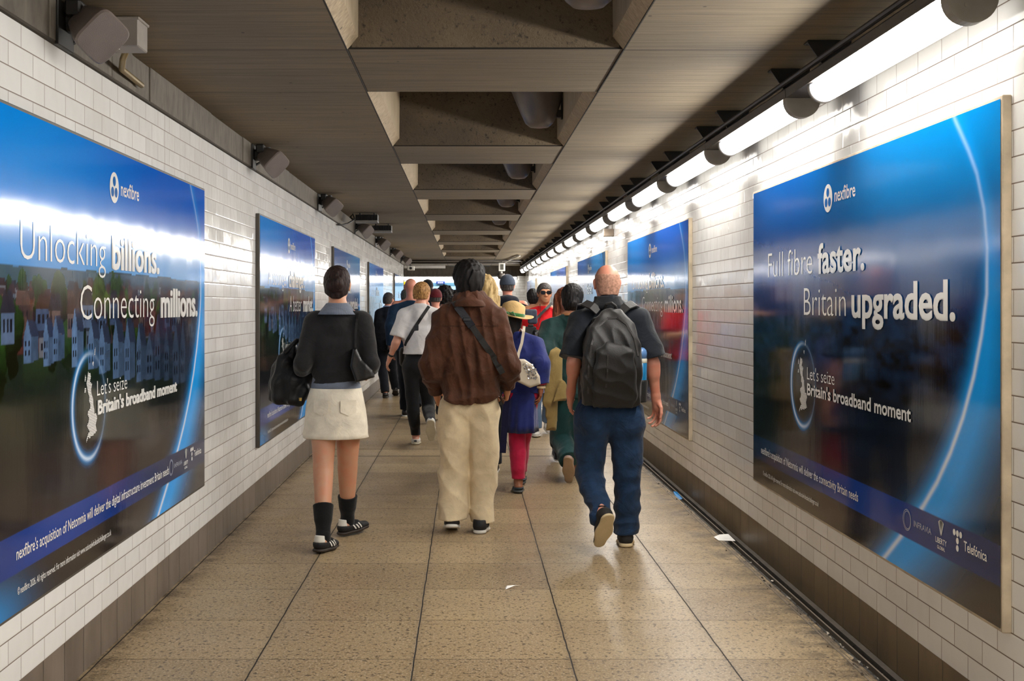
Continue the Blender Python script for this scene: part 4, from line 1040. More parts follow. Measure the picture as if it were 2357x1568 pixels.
# ------------------------------------------------------------------ people in front (faces away from the camera)
class Fig:
    """pixel -> figure space for a figure standing at depth Y0"""
    def __init__(s, X0, Y0, label, group=None):
        s.X0, s.Y0 = X0, Y0; s.root = thing('person', label, 'person', (X0, Y0, 0), 0, group)
    def __call__(s, x, y, dy=0.): p = px(x, y, s.Y0+dy); return np.array([p[0]-s.X0, dy, p[2]])
    def z(s, y, dy=0.): return s(CX, y, dy)[2]
    def x(s, x, dy=0.): return s(x, CY, dy)[0]
BLACK_KNIT = cloth('charcoal_knit', '2B2A2B', .9, 320, .3); RIB = cloth('blue_grey_rib', '6F7684', .9, 200, .3)
CREAM_DENIM = cloth('cream_denim', 'E4DAC6', .85, 240, .3); BLACK_SOCK = cloth('black_sock', '101012', .9, 300, .3)
LEATHER = mat('black_leather', '0E0D0E', .38, bump=(60, .25)); BLACK_SUEDE = mat('black_suede', '141315', .7, bump=(200, .3)); WHITE_SOLE = mat('white_rubber', 'D9D5CB', .6); CREAM_SOLE = mat('cream_rubber', 'C9B48C', .6, bump=(90, .3)); GUM = mat('gum_rubber', 'A88452', .6, bump=(90, .4))
NYLON = mat('black_nylon', '100E0D', .6, bump=(120, .3), sheen=.1)
# ---- woman in the charcoal top and cream skirt
def woman_skirt():
    P = Fig((775-CX)*7.4/F, 7.4, 'person in a charcoal knit top and short cream skirt with black socks'); root = P.root
    J = joints(1.72, .155, .085); J['s'] = 1.0
    J.update(pel=P(774, 918), che=P(776, 800, .01), nek=P(778, 714, -.01), hed=P(777, 656, .03), lsh=P(722, 742), rsh=P(836, 742),
             lel=P(697, 836, -.06), lwr=P(688, 872, .18), rel=P(855, 836, -.07), rwr=P(846, 856, .17), lhp=P(746, 940), rhp=P(802, 940),
             lkn=P(744, 1080, -.08), rkn=P(800, 1075, .14), lan=P(744, 1241, -.27), ran=P(800, 1203, .24))
    J['lan'][2], J['ran'][2] = .092, .10
    J['lpitch'], J['rpitch'], J['lyaw'], J['ryaw'] = -.06, .05, -.34, -.62; J['yaw'] = -.03
    body(J, root, SKIN['tan'], .005, curl=(.8, .8), thin=1.06)
    hd = J['hed']
    HM = hairmat('hair_dark_brown', '1C1110', '3A2620', (40, 40, 14))
    v = hair_cap(J, root, HM, .010, -.03, .045, [J['L'](-.005, -.118, .0, (.052, .040, .046)), J['L'](.016, -.135, .014, (.03, .028, .03)), J['L'](-.03, -.128, -.014, (.026, .025, .026))], .003, (50, 50, 20), .005, 1, [J['L'](q*.094, .004, -.014, (.024, .034, .042)) for q in (-1, 1)])
    v.cut(lambda X, Y, Z: (hd[2]-.088+.7*np.maximum(0, np.abs(X-hd[0])-.025)-.35*np.maximum(0, Y-hd[1]))-Z)
    v.build('hair', HM, root)
    # top
    zh, zn = P.z(879), P.z(715)
    pr = torso(J, .004)+arm(J, 'l', .012, end=.97, cut=True)+arm(J, 'r', .012, end=.97, cut=True)+[RC(J['pel']+(0, 0, .02), J['pel']+(0, 0, .16), .140, .133, (1, .80, 1)), RC(J['nek']+(0, -.012, -.10), J['nek']+(0, -.006, .0), .085, .07)]
    v = garment(pr, (-.42, -.3, zh-.06), (.42, .36, 1.55), .006,
                [creases(.004, (3.5, 3, 7), 1), lambda X, Y, Z: .0035*wob(X, Y, Z, (3, 3, 16), 3)*np.clip((1.22-Z)*4, 0, 1)],
                [lambda X, Y, Z: zh+.010*np.sin(X*9)-Z+0*Y, lambda X, Y, Z: Z-zn-.12*np.clip(np.abs(X)-.10, -.02, .0)+0*Y], .03)
    top = v.build('knit_top', BLACK_KNIT, root)
    rb = lambda a: 1+.012*math.cos(a*46)
    zc = [P.z(q) for q in (724, 716, 706, 699, 697)]
    mk('ribbed_collar', *loft([(P.x(777), -.026, zc[0], .122, .108, rb), (P.x(777), -.018, zc[1], .108, .096, rb), (P.x(777), -.005, zc[2], .086, .078, rb), (P.x(777), .0, zc[3], .072, .068, rb), (P.x(777), .0, zc[4], .06, .058)], 140), RIB, root, True)
    cx = P.x(772)
    def ring(y, x0, x1, ry, k=1., wv=0.): return (P.x((x0+x1)/2), .0, P.z(y), (P.x(x1)-P.x(x0))/2*k, ry*k, lambda a: 1+wv*math.sin(a*5+y)+wv*.6*math.sin(a*11+y*.3))
    mk('undershirt_hem', *loft([ring(868, 720, 824, .105), ring(884, 717, 829, .112), ring(896, 715, 831, .114), ring(897, 718, 828, .105)], 64), cloth('blue_grey_jersey', '6F7786', .9), root, True)
    rg = [ring(893, 715, 832, .116), ring(896, 714, 833, .119), ring(915, 708, 837, .126, 1, .004), ring(940, 704, 842, .134, 1, .006), ring(965, 702, 845, .137, 1, .007), ring(985, 700, 847, .138, 1, .008), ring(998, 698, 848, .139, 1, .012), ring(1006, 697, 848, .140, 1, .01), ring(1008, 698, 847, .139, .97, .01), ring(1000, 702, 844, .130, .95)]
    sk = mk('skirt', *loft(rg, 96), CREAM_DENIM, root, True)
    for q, (x0, x1) in enumerate(((727, 762), (789, 824))):  # patch pockets
        pts = [(P.x(x), P.z(y)) for x, y in ((x0, 918), (x1, 918), (x1, 945), ((x0+x1)/2, 953), (x0, 945))]
        V = [(x, -math.sqrt(max(0, 1-((x-P.x(773))/.192)**2))*.136-.003, z) for x, z in pts]
        m = MB(); m.prism(V, (0, -.003, 0)); m.build('pocket', CREAM_DENIM, sk)
    for sd, top_ in (('l', 1163), ('r', 1146)):
        a, k = J[sd+'an'], J[sd+'kn']; t = (P.z(top_, a[1]*.6)-a[2])/(k[2]-a[2]); b = a+(k-a)*t
        q = Vol(np.minimum(a, b)-.1, np.maximum(a, b)+.1, .005); q.put([RC(a+(0, 0, -.05), a, .040, .041), RC(a, b, .041, .058, cut=True), RC(a+(b-a)*.6, b, .052, .0595, cut=True)], .02); q.build('sock', BLACK_SOCK, root)
    def stripes(o, tr, q):
        for sx in (-1, 1):
            m = MB()
            for k in range(3):
                uv = shoe_parts('slipon')[0][0]; uv = uv[uv[:, 0]*sx > .012]; V = []
                for t in np.linspace(0, 1, 6):
                    for dy in (0, .012):
                        y, z = .022+.027*k-.026*t+dy, -.060+.036*t; j = np.argmin((uv[:, 1]-y)**2+(uv[:, 2]-z)**2); V.append((uv[j, 0]+sx*.0025, y, z))
                m.add(tr(np.array(V)), [(2*i, 2*i+1, 2*i+3, 2*i+2) for i in range(5)])
            m.build('side_stripes', WHITE_SOLE, o)
        hl = Vol((-.06, -.12, -.05), (.06, .0, .04), .004); hl.put(RC((0, -.036, -.03), (0, -.032, .012), .040, .036), .01); hl.cut(lambda X, Y, Z: np.maximum(np.maximum(Y+.045, Z-.012+0*X), -.030-Z))
        V, Q = hl.mesh(); mk('heel_tab', tr(V), Q if q > 0 else np.ascontiguousarray(Q[:, ::-1]), WHITE_SOLE, o, True)
    shoes(J, root, 'slipon', BLACK_SUEDE, mat('dark_gum', '2B211A', .6), stripes)
    # black jacket bundled over the left forearm
    b = thing('bundled_jacket', 'black jacket draped over the bent forearm of the skirt wearer', 'jacket', (P.X0, P.Y0, 0))
    def S(x, y, dy, r): return (P(x, y, dy), r)
    v = Vol(P(612, 945, 0)-(.0, .16, 0), P(722, 772, 0)+(.02, .34, 0), .006)
    ch = [[(700, 858, .10, .05), (672, 800, .06, .022), (655, 830, .05, .04), (640, 880, .05, .048), (640, 915, .04, .042)],
          [(690, 850, .08, .055), (672, 875, .05, .06), (668, 915, .04, .048)], [(700, 870, .08, .045), (696, 900, .06, .046), (690, 922, .04, .036)],
          [(664, 812, .10, .03), (640, 852, .10, .035), (632, 890, .1, .03), (628, 914, .09, .022)]]
    for c in ch:
        for p, q in zip(c, c[1:]): v.put(RC(P(*p[:3]), P(*q[:3]), p[3], q[3]), .03)
    v.warp(lambda X, Y, Z: .013*(np.abs(wob(X, Y, Z, (7, 7, 1.6), 2))*1.5-.5)+.004*wob(X, Y, Z, (12, 12, 8), 6)); v.build('shell', cloth('black_satin', '17171A', .5, 200, .2, .05), b)
    v = Vol(P(650, 826, 0)-(.0, .1, 0), P(690, 770, 0)+(.02, .25, 0), .005)
    v.put([RC(P(656, 812, .04), P(684, 784, .06), .022, .018, (1, 1, .8))], .02); v.build('collar', MATS['black_satin'], b)
    mk('zip_pull', *loft([(P.x(693), -.035, P.z(922), .008, .004), (P.x(693), -.035, P.z(915), .010, .004)], 10), mat('brass', 'B99A4E', .35, .9), b)
    # shoulder bag on the right
    b = thing('shoulder_bag', 'small black leather bag tucked under the arm of the skirt wearer', 'bag', (P.X0, P.Y0, 0))
    o = lambda x, y: (P.x(x), P.z(y))
    v = Vol((P.x(800), -.2, P.z(890)), (P.x(880), .12, P.z(770)), .005)
    v.put(EXTR([o(*q) for q in ((817, 800), (811, 840), (824, 878), (866, 866), (862, 850), (838, 826), (826, 800))], -.16, -.095, .014)); v.warp(creases(.002, (6, 6, 3), 4)); v.build('bag_body', LEATHER, b)
    tv = garment(torso(J, .012), (-.42, -.3, .8), (.42, .36, 1.55), .008)
    ribbon('strap', on_back(tv, [o(826, 722), o(822, 760), o(822, 806)], .006), .014, LEATHER, b, .006)
    return J
woman_skirt()
# ---- man in the brown jacket
def man_brown():
    P = Fig((1083-CX)*7.85/F, 7.85, 'person in a brown cotton overshirt and wide cream trousers, black sling strap across the back'); root = P.root
    J = joints(1.80, .18, .1); J['s'] = 1.03
    J.update(pel=P(1080, 925), che=P(1080, 800, .01), nek=P(1081, 700, -.01), hed=P(1080, 646, .03), lsh=P(1024, 738), rsh=P(1141, 738),
             lel=P(995, 835, -.05), lwr=P(1004, 902, .10), rel=P(1169, 835, -.04), rwr=P(1168, 890, .08), lhp=P(1046, 950), rhp=P(1112, 950),
             lkn=P(1042, 1085, .02), rkn=P(1112, 1085, -.02), lan=P(1040, 1185, -.10), ran=P(1106, 1205, -.10))
    J['ran'][2] = .09; J['lan'][2] = .115; J['lpitch'] = -.22; J['ryaw'] = -.12; J['yaw'] = 0
    body(J, root, SKIN['warm'], .006, curl=(.5, 1.2), thin=.72)
    HM = hairmat('hair_black', '0B0909', '1A1413', (30, 30, 10))
    hd = J['hed']
    v = hair_cap(J, root, HM, .026, -.03, .06, [J['L'](0, .0, .075, (.085, .098, .06)), J['L'](.0, -.07, -.01, (.078, .055, .085)), J['L'](-.04, -.02, .04, (.06, .085, .065)), J['L'](.04, -.02, .04, (.06, .085, .065))], .006, (34, 34, 12), .006, 2)
    v.cut(lambda X, Y, Z: (hd[2]-.105-.25*np.maximum(0, Y-hd[1]))-Z)
    v.build('hair', HM, root)
    BROWN = cloth('brown_cotton', '5C3520', .8, 240, .25, .1, .22, .25)
    # overshirt with a curved tail hem
    xc = P.x(1080)
    pr = torso(J, .040)+[RC(J['pel']+(-.05, 0, .04), J['che']+(-.05, -.01, -.1), .155, .155, (1, .85, 1)), RC(J['pel']+(.05, 0, .04), J['che']+(.05, -.01, -.1), .155, .155, (1, .85, 1)),
                         RC(P(1080, 898), P(1080, 860), .168, .185, (1, .78, 1))]
    for sd in 'lr': pr += arm(J, sd, .026, (.058, .055, .052, .038), .95, True)
    pr += [RC(J['lel']+(.0, 0, .05), J['lel']+(.006, .0, -.06), .060, .060), RC(J['rel']+(0, 0, .05), J['rel']+(-.006, 0, -.06), .060, .060)]
    hem = lambda X, Y, Z: P.z(929)+1.9*np.maximum(np.abs(X-xc)-.05, 0)**2*1.3-Z+0*Y
    tails = lambda X, Y, Z: np.where(np.abs(X-xc) < .205, hem(X, Y, Z), P.z(929)+.055-Z-(np.abs(X-xc)-.205)*3)
    v = Vol((-.5, -.36, .70), (.5, .36, 1.62), .006).put(pr, .03).cut(tails)
    def folds(X, Y, Z):
        x = X-xc; zl = np.clip((P.z(750)-Z)*6, 0, 1)
        f = -.012*np.exp(-((x-.0+.03*(Z-1.2))/.02)**2)*zl+.011*np.exp(-((x-.04)/.02)**2)*zl+.006*np.exp(-((x+.05)/.03)**2)*zl
        f = f-.013*np.exp(-((x+.13)/.03)**2)*zl
        lowr = np.clip((1.2-Z)*3, 0, 1)
        f = f+.022*(np.abs(wob(X, Y, Z, (1.6, 1.6, 4.4), 3))*1.6-.55)*lowr
        f = f+.010*(np.abs(wob(X+Z*.6, Y, Z-.4*X, (5, 3, 2.5), 7))*1.5-.5)
        return f+.010*(np.abs(wob(X+.25*Z, Y, Z*.5, (9, 5, 1.6), 2))*1.5-.5)+.003*wob(X, Y, Z, (14, 14, 14), 9)
    v.warp(folds).cut(tails)
    ju = v.build('overshirt', BROWN, root)
    # collar, yoke seam, cuffs
    c = Vol((-.2, -.25, P.z(712)), (.2, .2, P.z(662)), .005); c.put([RC(P(1080, 708, -.035), P(1080, 684, -.004), .118, .084, (1, .95, 1)), RC(P(1080, 690, -.01), P(1080, 676, -.0), .086, .078)], .02)
    c.put(RC(P(1080, 690, .02), P(1080, 650, .03), .066), .01, 's'); c.cut(lambda X, Y, Z: np.maximum(Z-P.z(675)+.35*np.maximum(Y, 0), P.z(706)-Z-.0*X)); c.build('collar', BROWN, ju)
    zy = P.z(750); pts = [np.array([x, v.back(x, zy)-.0015, zy]) for x in np.linspace(P.x(1018), P.x(1146), 26) if v.back(x, zy) is not None]
    ribbon('yoke_seam', pts, .007, cloth('brown_seam', '4E2C1A'), ju, .0012)
    for sd in 'lr':
        w, e = J[sd+'wr'], J[sd+'el']; d = N(w-e); q = Vol(w-.1, w+.1, .005); q.put(RC(w-d*.05, w-d*.0, .056, .052, cut=True)); q.build('cuff', BROWN, ju)
    # trousers
    CR = cloth('cream_twill', 'D6C3A0', .85, 240, .25)
    pr = [RC(J['pel']+(-.05, 0, 0), J['pel']+(.05, 0, 0), .135, None, (1, .95, 1), k=.05)]
    for sd, (kx, hx, hy, dy, r) in dict(l=((1043, 1095), 1042, 1216, -.12, .108), r=((1114, 1095), 1108, 1218, -.09, .083)).items():
        a, k_, b = J[sd+'hp'], P(*kx), P(hx, hy, dy)
        pr += [RC(a, k_, .115, .098 if sd == 'l' else .094, k=.02), RC(k_, b, .099 if sd == 'l' else .094, r*.93, cut=True, k=.02)]
    t = Vol((-.36, -.36, .03), (.36, .3, 1.05), .006).put(pr, .02)
    t.warp(lambda X, Y, Z: .010*(np.abs(wob(X+.35*Z, Y, Z, (3.2, 3, 3.2), 4))*1.6-.5)+.004*wob(X, Y, Z, (5, 5, 12), 8)*np.clip(.5-Z, 0, 1)*2-.006*np.exp(-((X-P.x(1076))/.012)**2)*np.clip(.95-Z, 0, 1))
    zb = P.z(1198, -.1); t.cut(lambda X, Y, Z: np.where(X < P.x(1077), .085-Z, .062-Z)+0*Y)
    tr = t.build('trousers', CR, root)
    shoes(J, root, 'trainer', BLACK_SUEDE, WHITE_SOLE)
    # sling bag: strap over the left shoulder, pouch at the right hip
    b = thing('sling_bag', 'black sling bag strap crossing the brown overshirt to the right hip', 'bag', (P.X0, P.Y0, 0))
    ox = lambda x, y: (P.x(x), P.z(y))
    pts = on_back(v, [ox(1047, 697), ox(1075, 735), ox(1110, 785), ox(1135, 820), ox(1158, 862)], .004, 40)
    up = [np.array([P.x(1040), .0, P.z(686)])]
    ribbon('strap', up+pts, .040, NYLON, b, .005)
    ribbon('strap_pad', pts[2:14], .050, mat('ribbed_webbing', '23242A', .6, bump=(150, .6)), b, .009)
    i = pts[9]; MB().bbox(i+(-.026, -.02, -.012), i+(.026, -.006, .012), .004).build('buckle', mat('dark_buckle', '2C2E33', .35, .3), b)
    q = Vol(P(1140, 905)-(.05, .2, 0), P(1180, 845)+(.05, .3, 0), .006); q.put(RC(P(1152, 868, .1), P(1150, 900, .12), .06, .055, (.8, 1, 1)), .02); q.build('pouch', NYLON, b)
    ph = thing('phone', 'dark phone held low in the hand beside the brown overshirt', 'phone', (P.X0, P.Y0, 0)); w = J['rwr']
    MB().bbox(w+(-.05, .03, -.13), w+(-.035, .10, -.01), .004).build('body', mat('phone_shell', '101216', .25), ph)
    return J
man_brown()
# ---- man in the navy polo with the backpack
def man_polo():
    P = Fig((1402-CX)*7.3/F, 7.3, 'bald person in a navy polo shirt and dark jeans wearing a backpack'); root = P.root
    J = joints(1.76, .18, .1); J['s'] = 1.02; J['neckw'] = 1.18
    J.update(pel=P(1402, 940), che=P(1402, 815, .01), nek=P(1400, 706, -.01), hed=P(1397, 652, .03), lsh=P(1338, 745), rsh=P(1466, 738),
             lel=P(1321, 836, -.05), lwr=P(1314, 905, .06), rel=P(1502, 838, -.03), rwr=P(1510, 918, .02), lhp=P(1364, 962), rhp=P(1440, 962),
             lkn=P(1358, 1085, .03), rkn=P(1446, 1090, .0), lan=P(1386, 1186, -.24), ran=P(1440, 1233, .02))
    J['ran'][2] = .09; J['lpitch'] = -.95; J['lyaw'] = .25; J['ryaw'] = -.10; J['yaw'] = .05
    body(J, root, SKIN['pink'], .004, curl=(.5, .75), palms=(None, (-.8, -.55, 0)), thin=.72)
    HM = hairmat('hair_shaved', 'C09078', 'C79780', (20, 20, 20)); hd = J['hed']
    v = hair_cap(J, root, HM, .0025, -.02, .03, (), .0008, (120, 120, 120), .005, 3); v.cut(lambda X, Y, Z: np.maximum(Z-hd[2]-.055, hd[2]-.075-Z)); v.build('hair', HM, root)
    NAVY = cloth('navy_jersey', '1A212B', .8, 260, .2, .15)
    zh = P.z(930)
    pr = torso(J, .016, .02)+[RC(J['pel']+(0, 0, .0), J['pel']+(0, 0, .22), .158, .155, (1, .85, 1))]
    for sd in 'lr': pr += arm(J, sd, .026, (.060, .058, .05, .04), .44, True, .012)
    v = Vol((-.45, -.3, zh-.05), (.45, .36, 1.62), .006).put(pr, .035).cut(lambda X, Y, Z: zh-Z+0*X+0*Y)
    v.warp(lambda X, Y, Z: .009*(np.abs(wob(X+.5*Z, Y, Z, (4, 3, 2.6), 5))*1.6-.5)+.002*wob(X, Y, Z, (12, 12, 12), 2)); v.cut(lambda X, Y, Z: zh-Z+0*X+0*Y)
    po = v.build('polo_shirt', NAVY, root)
    c = Vol((-.2, -.2, P.z(722)), (.2, .2, P.z(668)), .005); c.put([RC(P(1400, 714, -.02), P(1399, 690, .0), .110, .082, (1, .9, 1)), RC(P(1399, 696, 0), P(1398, 683, .005), .082, .076)], .02)
    c.put(RC(P(1399, 700, .03), P(1398, 650, .05), .066), .01, 's'); c.cut(lambda X, Y, Z: np.maximum(Z-P.z(682)+.3*np.maximum(Y, 0)+0*X, P.z(712)-Z)); c.build('collar', cloth('dark_navy_rib', '10141C'), po)
    # jeans
    DEN = cloth('dark_denim', '213F63', .8, 320, .35, .1, .35, .25)
    pr = [RC(J['pel']+(-.055, 0, 0), J['pel']+(.055, 0, 0), .135, None, (1, 1, 1), k=.05), RC(J['lhp']+(-.0, -.03, .01), J['lhp']+(.0, -.03, -.03), .115), RC(J['rhp']+(0, -.03, .01), J['rhp']+(0, -.03, -.03), .115)]
    a, k_, b = J['lhp'], P(1356, 1088, .04), P(1384, 1188, -.2); pr += [RC(a, k_, .118, .088, k=.02), RC(k_, b, .088, .068, k=.02), RC(b, P(1390, 1203, -.235), .070, .062, cut=True, k=.02)]
    a, k_, b = J['rhp'], P(1445, 1090, .0), P(1439, 1250, .02); pr += [RC(a, k_, .118, .088, k=.02), RC(k_, b, .086, .074, cut=True, k=.02), RC(P(1440, 1200, .02), P(1438, 1240, .0), .080, .083, k=.02)]
    t = Vol((-.36, -.4, .02), (.36, .3, 1.05), .006).put(pr, .02)
    t.warp(lambda X, Y, Z: .010*(np.abs(wob(X+.3*Z, Y, Z, (3, 3, 4.2), 6))*1.6-.5)+.010*(np.abs(wob(X, Y, Z, (2, 2, 9), 3))*1.5-.5)*np.clip((.62-Z)*2.2, 0, 1)+.003*wob(X, Y, Z, (9, 9, 16), 8))
    t.cut(lambda X, Y, Z: .075+.10*np.maximum(0, Y)-Z+0*X)
    t.build('jeans', DEN, root)
    for sd in 'lr':
        a, k = J[sd+'an'], J[sd+'kn']; q = Vol(np.minimum(a, k)-.12, np.maximum(a, k)+.12, .006); q.put(RC(a+(0, 0, -.03), a+(k-a)*.16, .044, .043, cut=True)); q.build('sock', BLACK_SOCK, root)
    shoes(J, root, 'trainer', mat('dark_canvas', '1E1B1A', .75, bump=(200, .3)), CREAM_SOLE)
    # backpack
    bp = thing('backpack', 'black nylon backpack on the back of the bald man', 'backpack', (P.X0, P.Y0, 0))
    o = lambda x, y: (P.x(x), P.z(y))
    zt, zb = P.z(705), P.z(935); g = lambda Z: np.clip((Z-zb)/(zt-zb), 0, 1)
    yb = lambda k: (lambda Z: -.115-k*(np.sin(np.clip(1-g(Z), 0.02, 1)**.75*2.75)*.9+.12))
    v2 = Vol((P.x(1322), -.42, zb-.03), (P.x(1480), -.03, zt+.04), .006)
    v2.put(EXTR([o(*q) for q in ((1352, 932), (1337, 925), (1333, 870), (1337, 800), (1350, 750), (1376, 716), (1400, 708), (1424, 714), (1447, 742), (1460, 790), (1467, 860), (1463, 925), (1450, 932))], yb(.17), -.06, .03))
    v2.warp(lambda X, Y, Z: .012*(np.abs(wob(X+.4*Z, Y, Z, (6, 4, 3.4), 4))*1.6-.5)+.002*wob(X, Y, Z, (12, 12, 9), 2)); v2.build('pack_body', NYLON, bp)
    v3 = Vol((P.x(1340), -.45, zb-.02), (P.x(1470), -.05, zt), .006)
    v3.put(EXTR([o(*q) for q in ((1362, 932), (1352, 915), (1352, 840), (1362, 800), (1385, 785), (1420, 785), (1442, 800), (1450, 840), (1455, 915), (1446, 932))], yb(.205), -.1, .03)); v3.warp(lambda X, Y, Z: .013*(np.abs(wob(X, Y, Z+.3*X, (5, 4, 4.5), 7))*1.6-.5)); v3.build('front_pocket', NYLON, bp)
    zp = [np.array([P.x(x), min(q for q in (v2.back(*o(x, y)), v3.back(*o(x, y)), -.1) if q is not None)-.002, P.z(y)]) for x, y in ((1345, 900), (1344, 840), (1350, 790), (1366, 752), (1388, 732), (1410, 730), (1430, 745), (1446, 775), (1454, 815))]
    ribbon('zip', zp, .012, mat('zip_tape', '2B2827', .5, bump=(300, .6)), bp, .003)
    zp2 = [np.array([P.x(x), min(q for q in (v2.back(*o(x, y)), v3.back(*o(x, y)), -.1) if q is not None)-.002, P.z(y)]) for x, y in ((1384, 812), (1384, 850), (1383, 885))]
    ribbon('zip', zp2, .010, MATS['zip_tape'], bp, .003)
    m = MB(); m.tube([P(1392, 712, -.10), P(1396, 700, -.14), P(1408, 698, -.15), P(1416, 704, -.14), P(1420, 714, -.11)], .009, 8); m.build('haul_loop', NYLON, bp)
    for (pp, nm) in ((((1376, 722, -.09), (1362, 710, -.085), (1345, 703, -.06), (1338, 706, .0), (1336, 720, .05)), 0), (((1428, 722, -.09), (1442, 710, -.08), (1456, 705, -.05), (1462, 708, .0), (1464, 722, .05)), 1)):
        pts = []
        for x, y, dy in pp:
            p = P(x, y, dy); pts.append(p)
        ribbon('shoulder_strap', [p+(0, -.01, .01) for p in pts], .055, NYLON, bp, .012, lambda p: (0, -.8, .7))
    v4 = Vol((P.x(1448), -.22, zb-.01), (P.x(1500), .0, P.z(855)), .005); v4.put(RC(P(1473, 880, -.10), P(1472, 925, -.09), .047, .044, (1, 1, 1), cut=True)); v4.cut(lambda X, Y, Z: Z-P.z(872)+0*X+0*Y); v4.build('side_pocket', NYLON, bp)
    bt = thing('water_bottle', 'blue bottle with a pale lid in the side pocket of the backpack', 'bottle', tuple(P(1475, 925, -.10)+(P.X0, P.Y0, 0)))
    zz = lambda y: P.z(y, -.1)-P.z(925, -.1)
    mk('bottle_body', *loft([(0, 0, .01, .030, .030), (0, 0, .02, .034, .034), (0, 0, zz(836), .038, .038), (0, 0, zz(835), .034, .034)], 32), mat('blue_plastic_bottle', '0E6C9C', .3, coat=.3), bt, True)
    mk('neck_band', *loft([(0, 0, zz(836), .036, .036), (0, 0, zz(835), .0385, .0385), (0, 0, zz(826), .0385, .0385), (0, 0, zz(825), .036, .036)], 32), mat('cream_band', 'C9C6B4', .5), bt, True)
    mk('lid', *loft([(0, 0, zz(826), .037, .037), (0, 0, zz(812), .0385, .0385), (0, 0, zz(806), .035, .035), (0, 0, zz(801), .022, .022), (0, 0, zz(800), .01, .01)], 32), mat('pale_blue_lid', '5E86B8', .3), bt, True)
    return J
man_polo()
# ------------------------------------------------------------------ people further along
def local(P, J):
    return J
def top_of(J, root, m, zh, zn, o=.016, slv=.97, name='top', h=.008, fold=.006, wide=0., seed=1, hemw=None, sl=.02, flare=.0, k=.03):
    s = J['s']; pr = torso(J, o)+[RC(J['nek']+np.array([0, -.012, -.10])*s, J['nek']+np.array([0, -.006, 0])*s, .08*s+o*.4, .066*s+o*.4)]
    for sd in 'lr': pr += arm(J, sd, sl, (.056, .052, .046, .036), slv, True, flare)
    if wide or hemw: pr.append(RC((J['pel'][0], J['pel'][1], zh-.03), J['che']+(0, 0, -.10), (hemw or .15*s+wide), .15*s+wide*.6, (1, .82, 1)))
    pts = np.array([J[q] for q in ('lsh', 'rsh', 'lel', 'rel', 'lwr', 'rwr', 'nek', 'pel')]); lo, hi = pts.min(0)-.24, pts.max(0)+.24; lo[2] = zh-.04
    cut = lambda X, Y, Z: np.maximum(zh-Z+0*X+0*Y, Z-zn+.30*np.clip(np.abs(X-J['nek'][0])-.07, -.03, .3)+.15*np.clip(Y-J['nek'][1], -.1, .1))
    v = Vol(lo, hi, h).put(pr, k).cut(cut)
    v.warp(lambda X, Y, Z: fold*(np.abs(wob(X+.4*Z, Y, Z, (4, 4, 3.2), seed))*1.6-.5)+.002*wob(X, Y, Z, (12, 12, 12), seed+3)).cut(cut)
    v.build(name, m, root); return v
def legs_of(J, root, m, o=.02, name='trousers', zlo=.07, h=.008, r=(.098, .066, .055, .045), fold=.006, flare=.01, seed=2):
    s = J['s']; pr = [RC(J['pel']+(-.05*s, 0, -.0), J['pel']+(.05*s, 0, -.0), .122*s+o*.6, None, (1, .95, 1), k=.05), RC(J['pel'], J['pel']+np.array([0, 0, .09*s]), .118*s+o*.6, .116*s+o*.6, (1.08, .88, 1), k=.04)]
    for sd in 'lr':
        b = J[sd+'an']; pr += [RC(J[sd+'hp'], J[sd+'kn'], r[0]*s+o*.6, r[1]*s+o, k=.02), RC(J[sd+'kn'], b, r[1]*.97*s+o, r[3]*s+o+flare, cut=True, k=.02), RC(J[sd+'kn']*.85+b*.15, J[sd+'kn']*.5+b*.5+np.array([0, -.012, 0]), r[2]*s+o, r[2]*.9*s+o, k=.02)]
    pts = np.array([J[q] for q in ('lhp', 'rhp', 'lkn', 'rkn', 'lan', 'ran')]); lo, hi = pts.min(0)-.2, pts.max(0)+.2; lo[2] = .0
    v = Vol(lo, hi, h).put(pr, .02)
    v.warp(lambda X, Y, Z: fold*(np.abs(wob(X+.3*Z, Y, Z, (3, 3, 4.5), seed))*1.6-.5)).cut(lambda X, Y, Z: zlo-Z+0*X+0*Y)
    v.build(name, m, root)
def simple_hair(J, root, m, grow=.014, low=-.02, extra=(), rough=.004, nape=-.085, seed=0, front=.05, h=.007, f=(50, 50, 14)):
    v = hair_cap(J, root, m, grow, low, front, extra, rough, f, h, seed, [J['L'](q*.094, .004, -.014, (.022, .030, .040)) for q in (-1, 1)] if grow < .02 else ()); H = J['hed']; R = J['R']
    v.cut(lambda X, Y, Z: (H[2]+nape*J['s']-.3*np.maximum(0, R[0][1]*(X-H[0])+R[1][1]*(Y-H[1])))-Z)
    return v.build('hair', m, root)
H_BLACK = hairmat('hair_black', '0B0909', '1A1413', (30, 30, 10)); H_GREY = hairmat('hair_grey_black', '2A2624', '5A5350'); H_BLONDE = hairmat('hair_blonde', 'B08A4E', 'D9BE88', (50, 50, 4))
H_GINGER = hairmat('hair_strawberry', '8A5A2E', 'C49558', (40, 40, 12)); H_AUBURN = hairmat('hair_auburn', '4A2214', '8A4A2A', (45, 45, 4))
WHITE_JER = cloth('white_jersey', 'CFCBC8', .85, 260, .2, .1, .05); BLACK_DEN = cloth('black_denim', '141417', .8, 300, .3); SUIT = cloth('midnight_suiting', '0D1322', .75, 400, .15)
WHITE_SHOE = mat('white_shoe_leather', 'CFCCC4', .5); DARK_SHOE = mat('dark_shoe_leather', '151214', .35); NAVY_B = cloth('steel_blue_shirt', '1F3F5E', .8); DARKNAVY = cloth('dark_navy_fleece', '121826', .9)
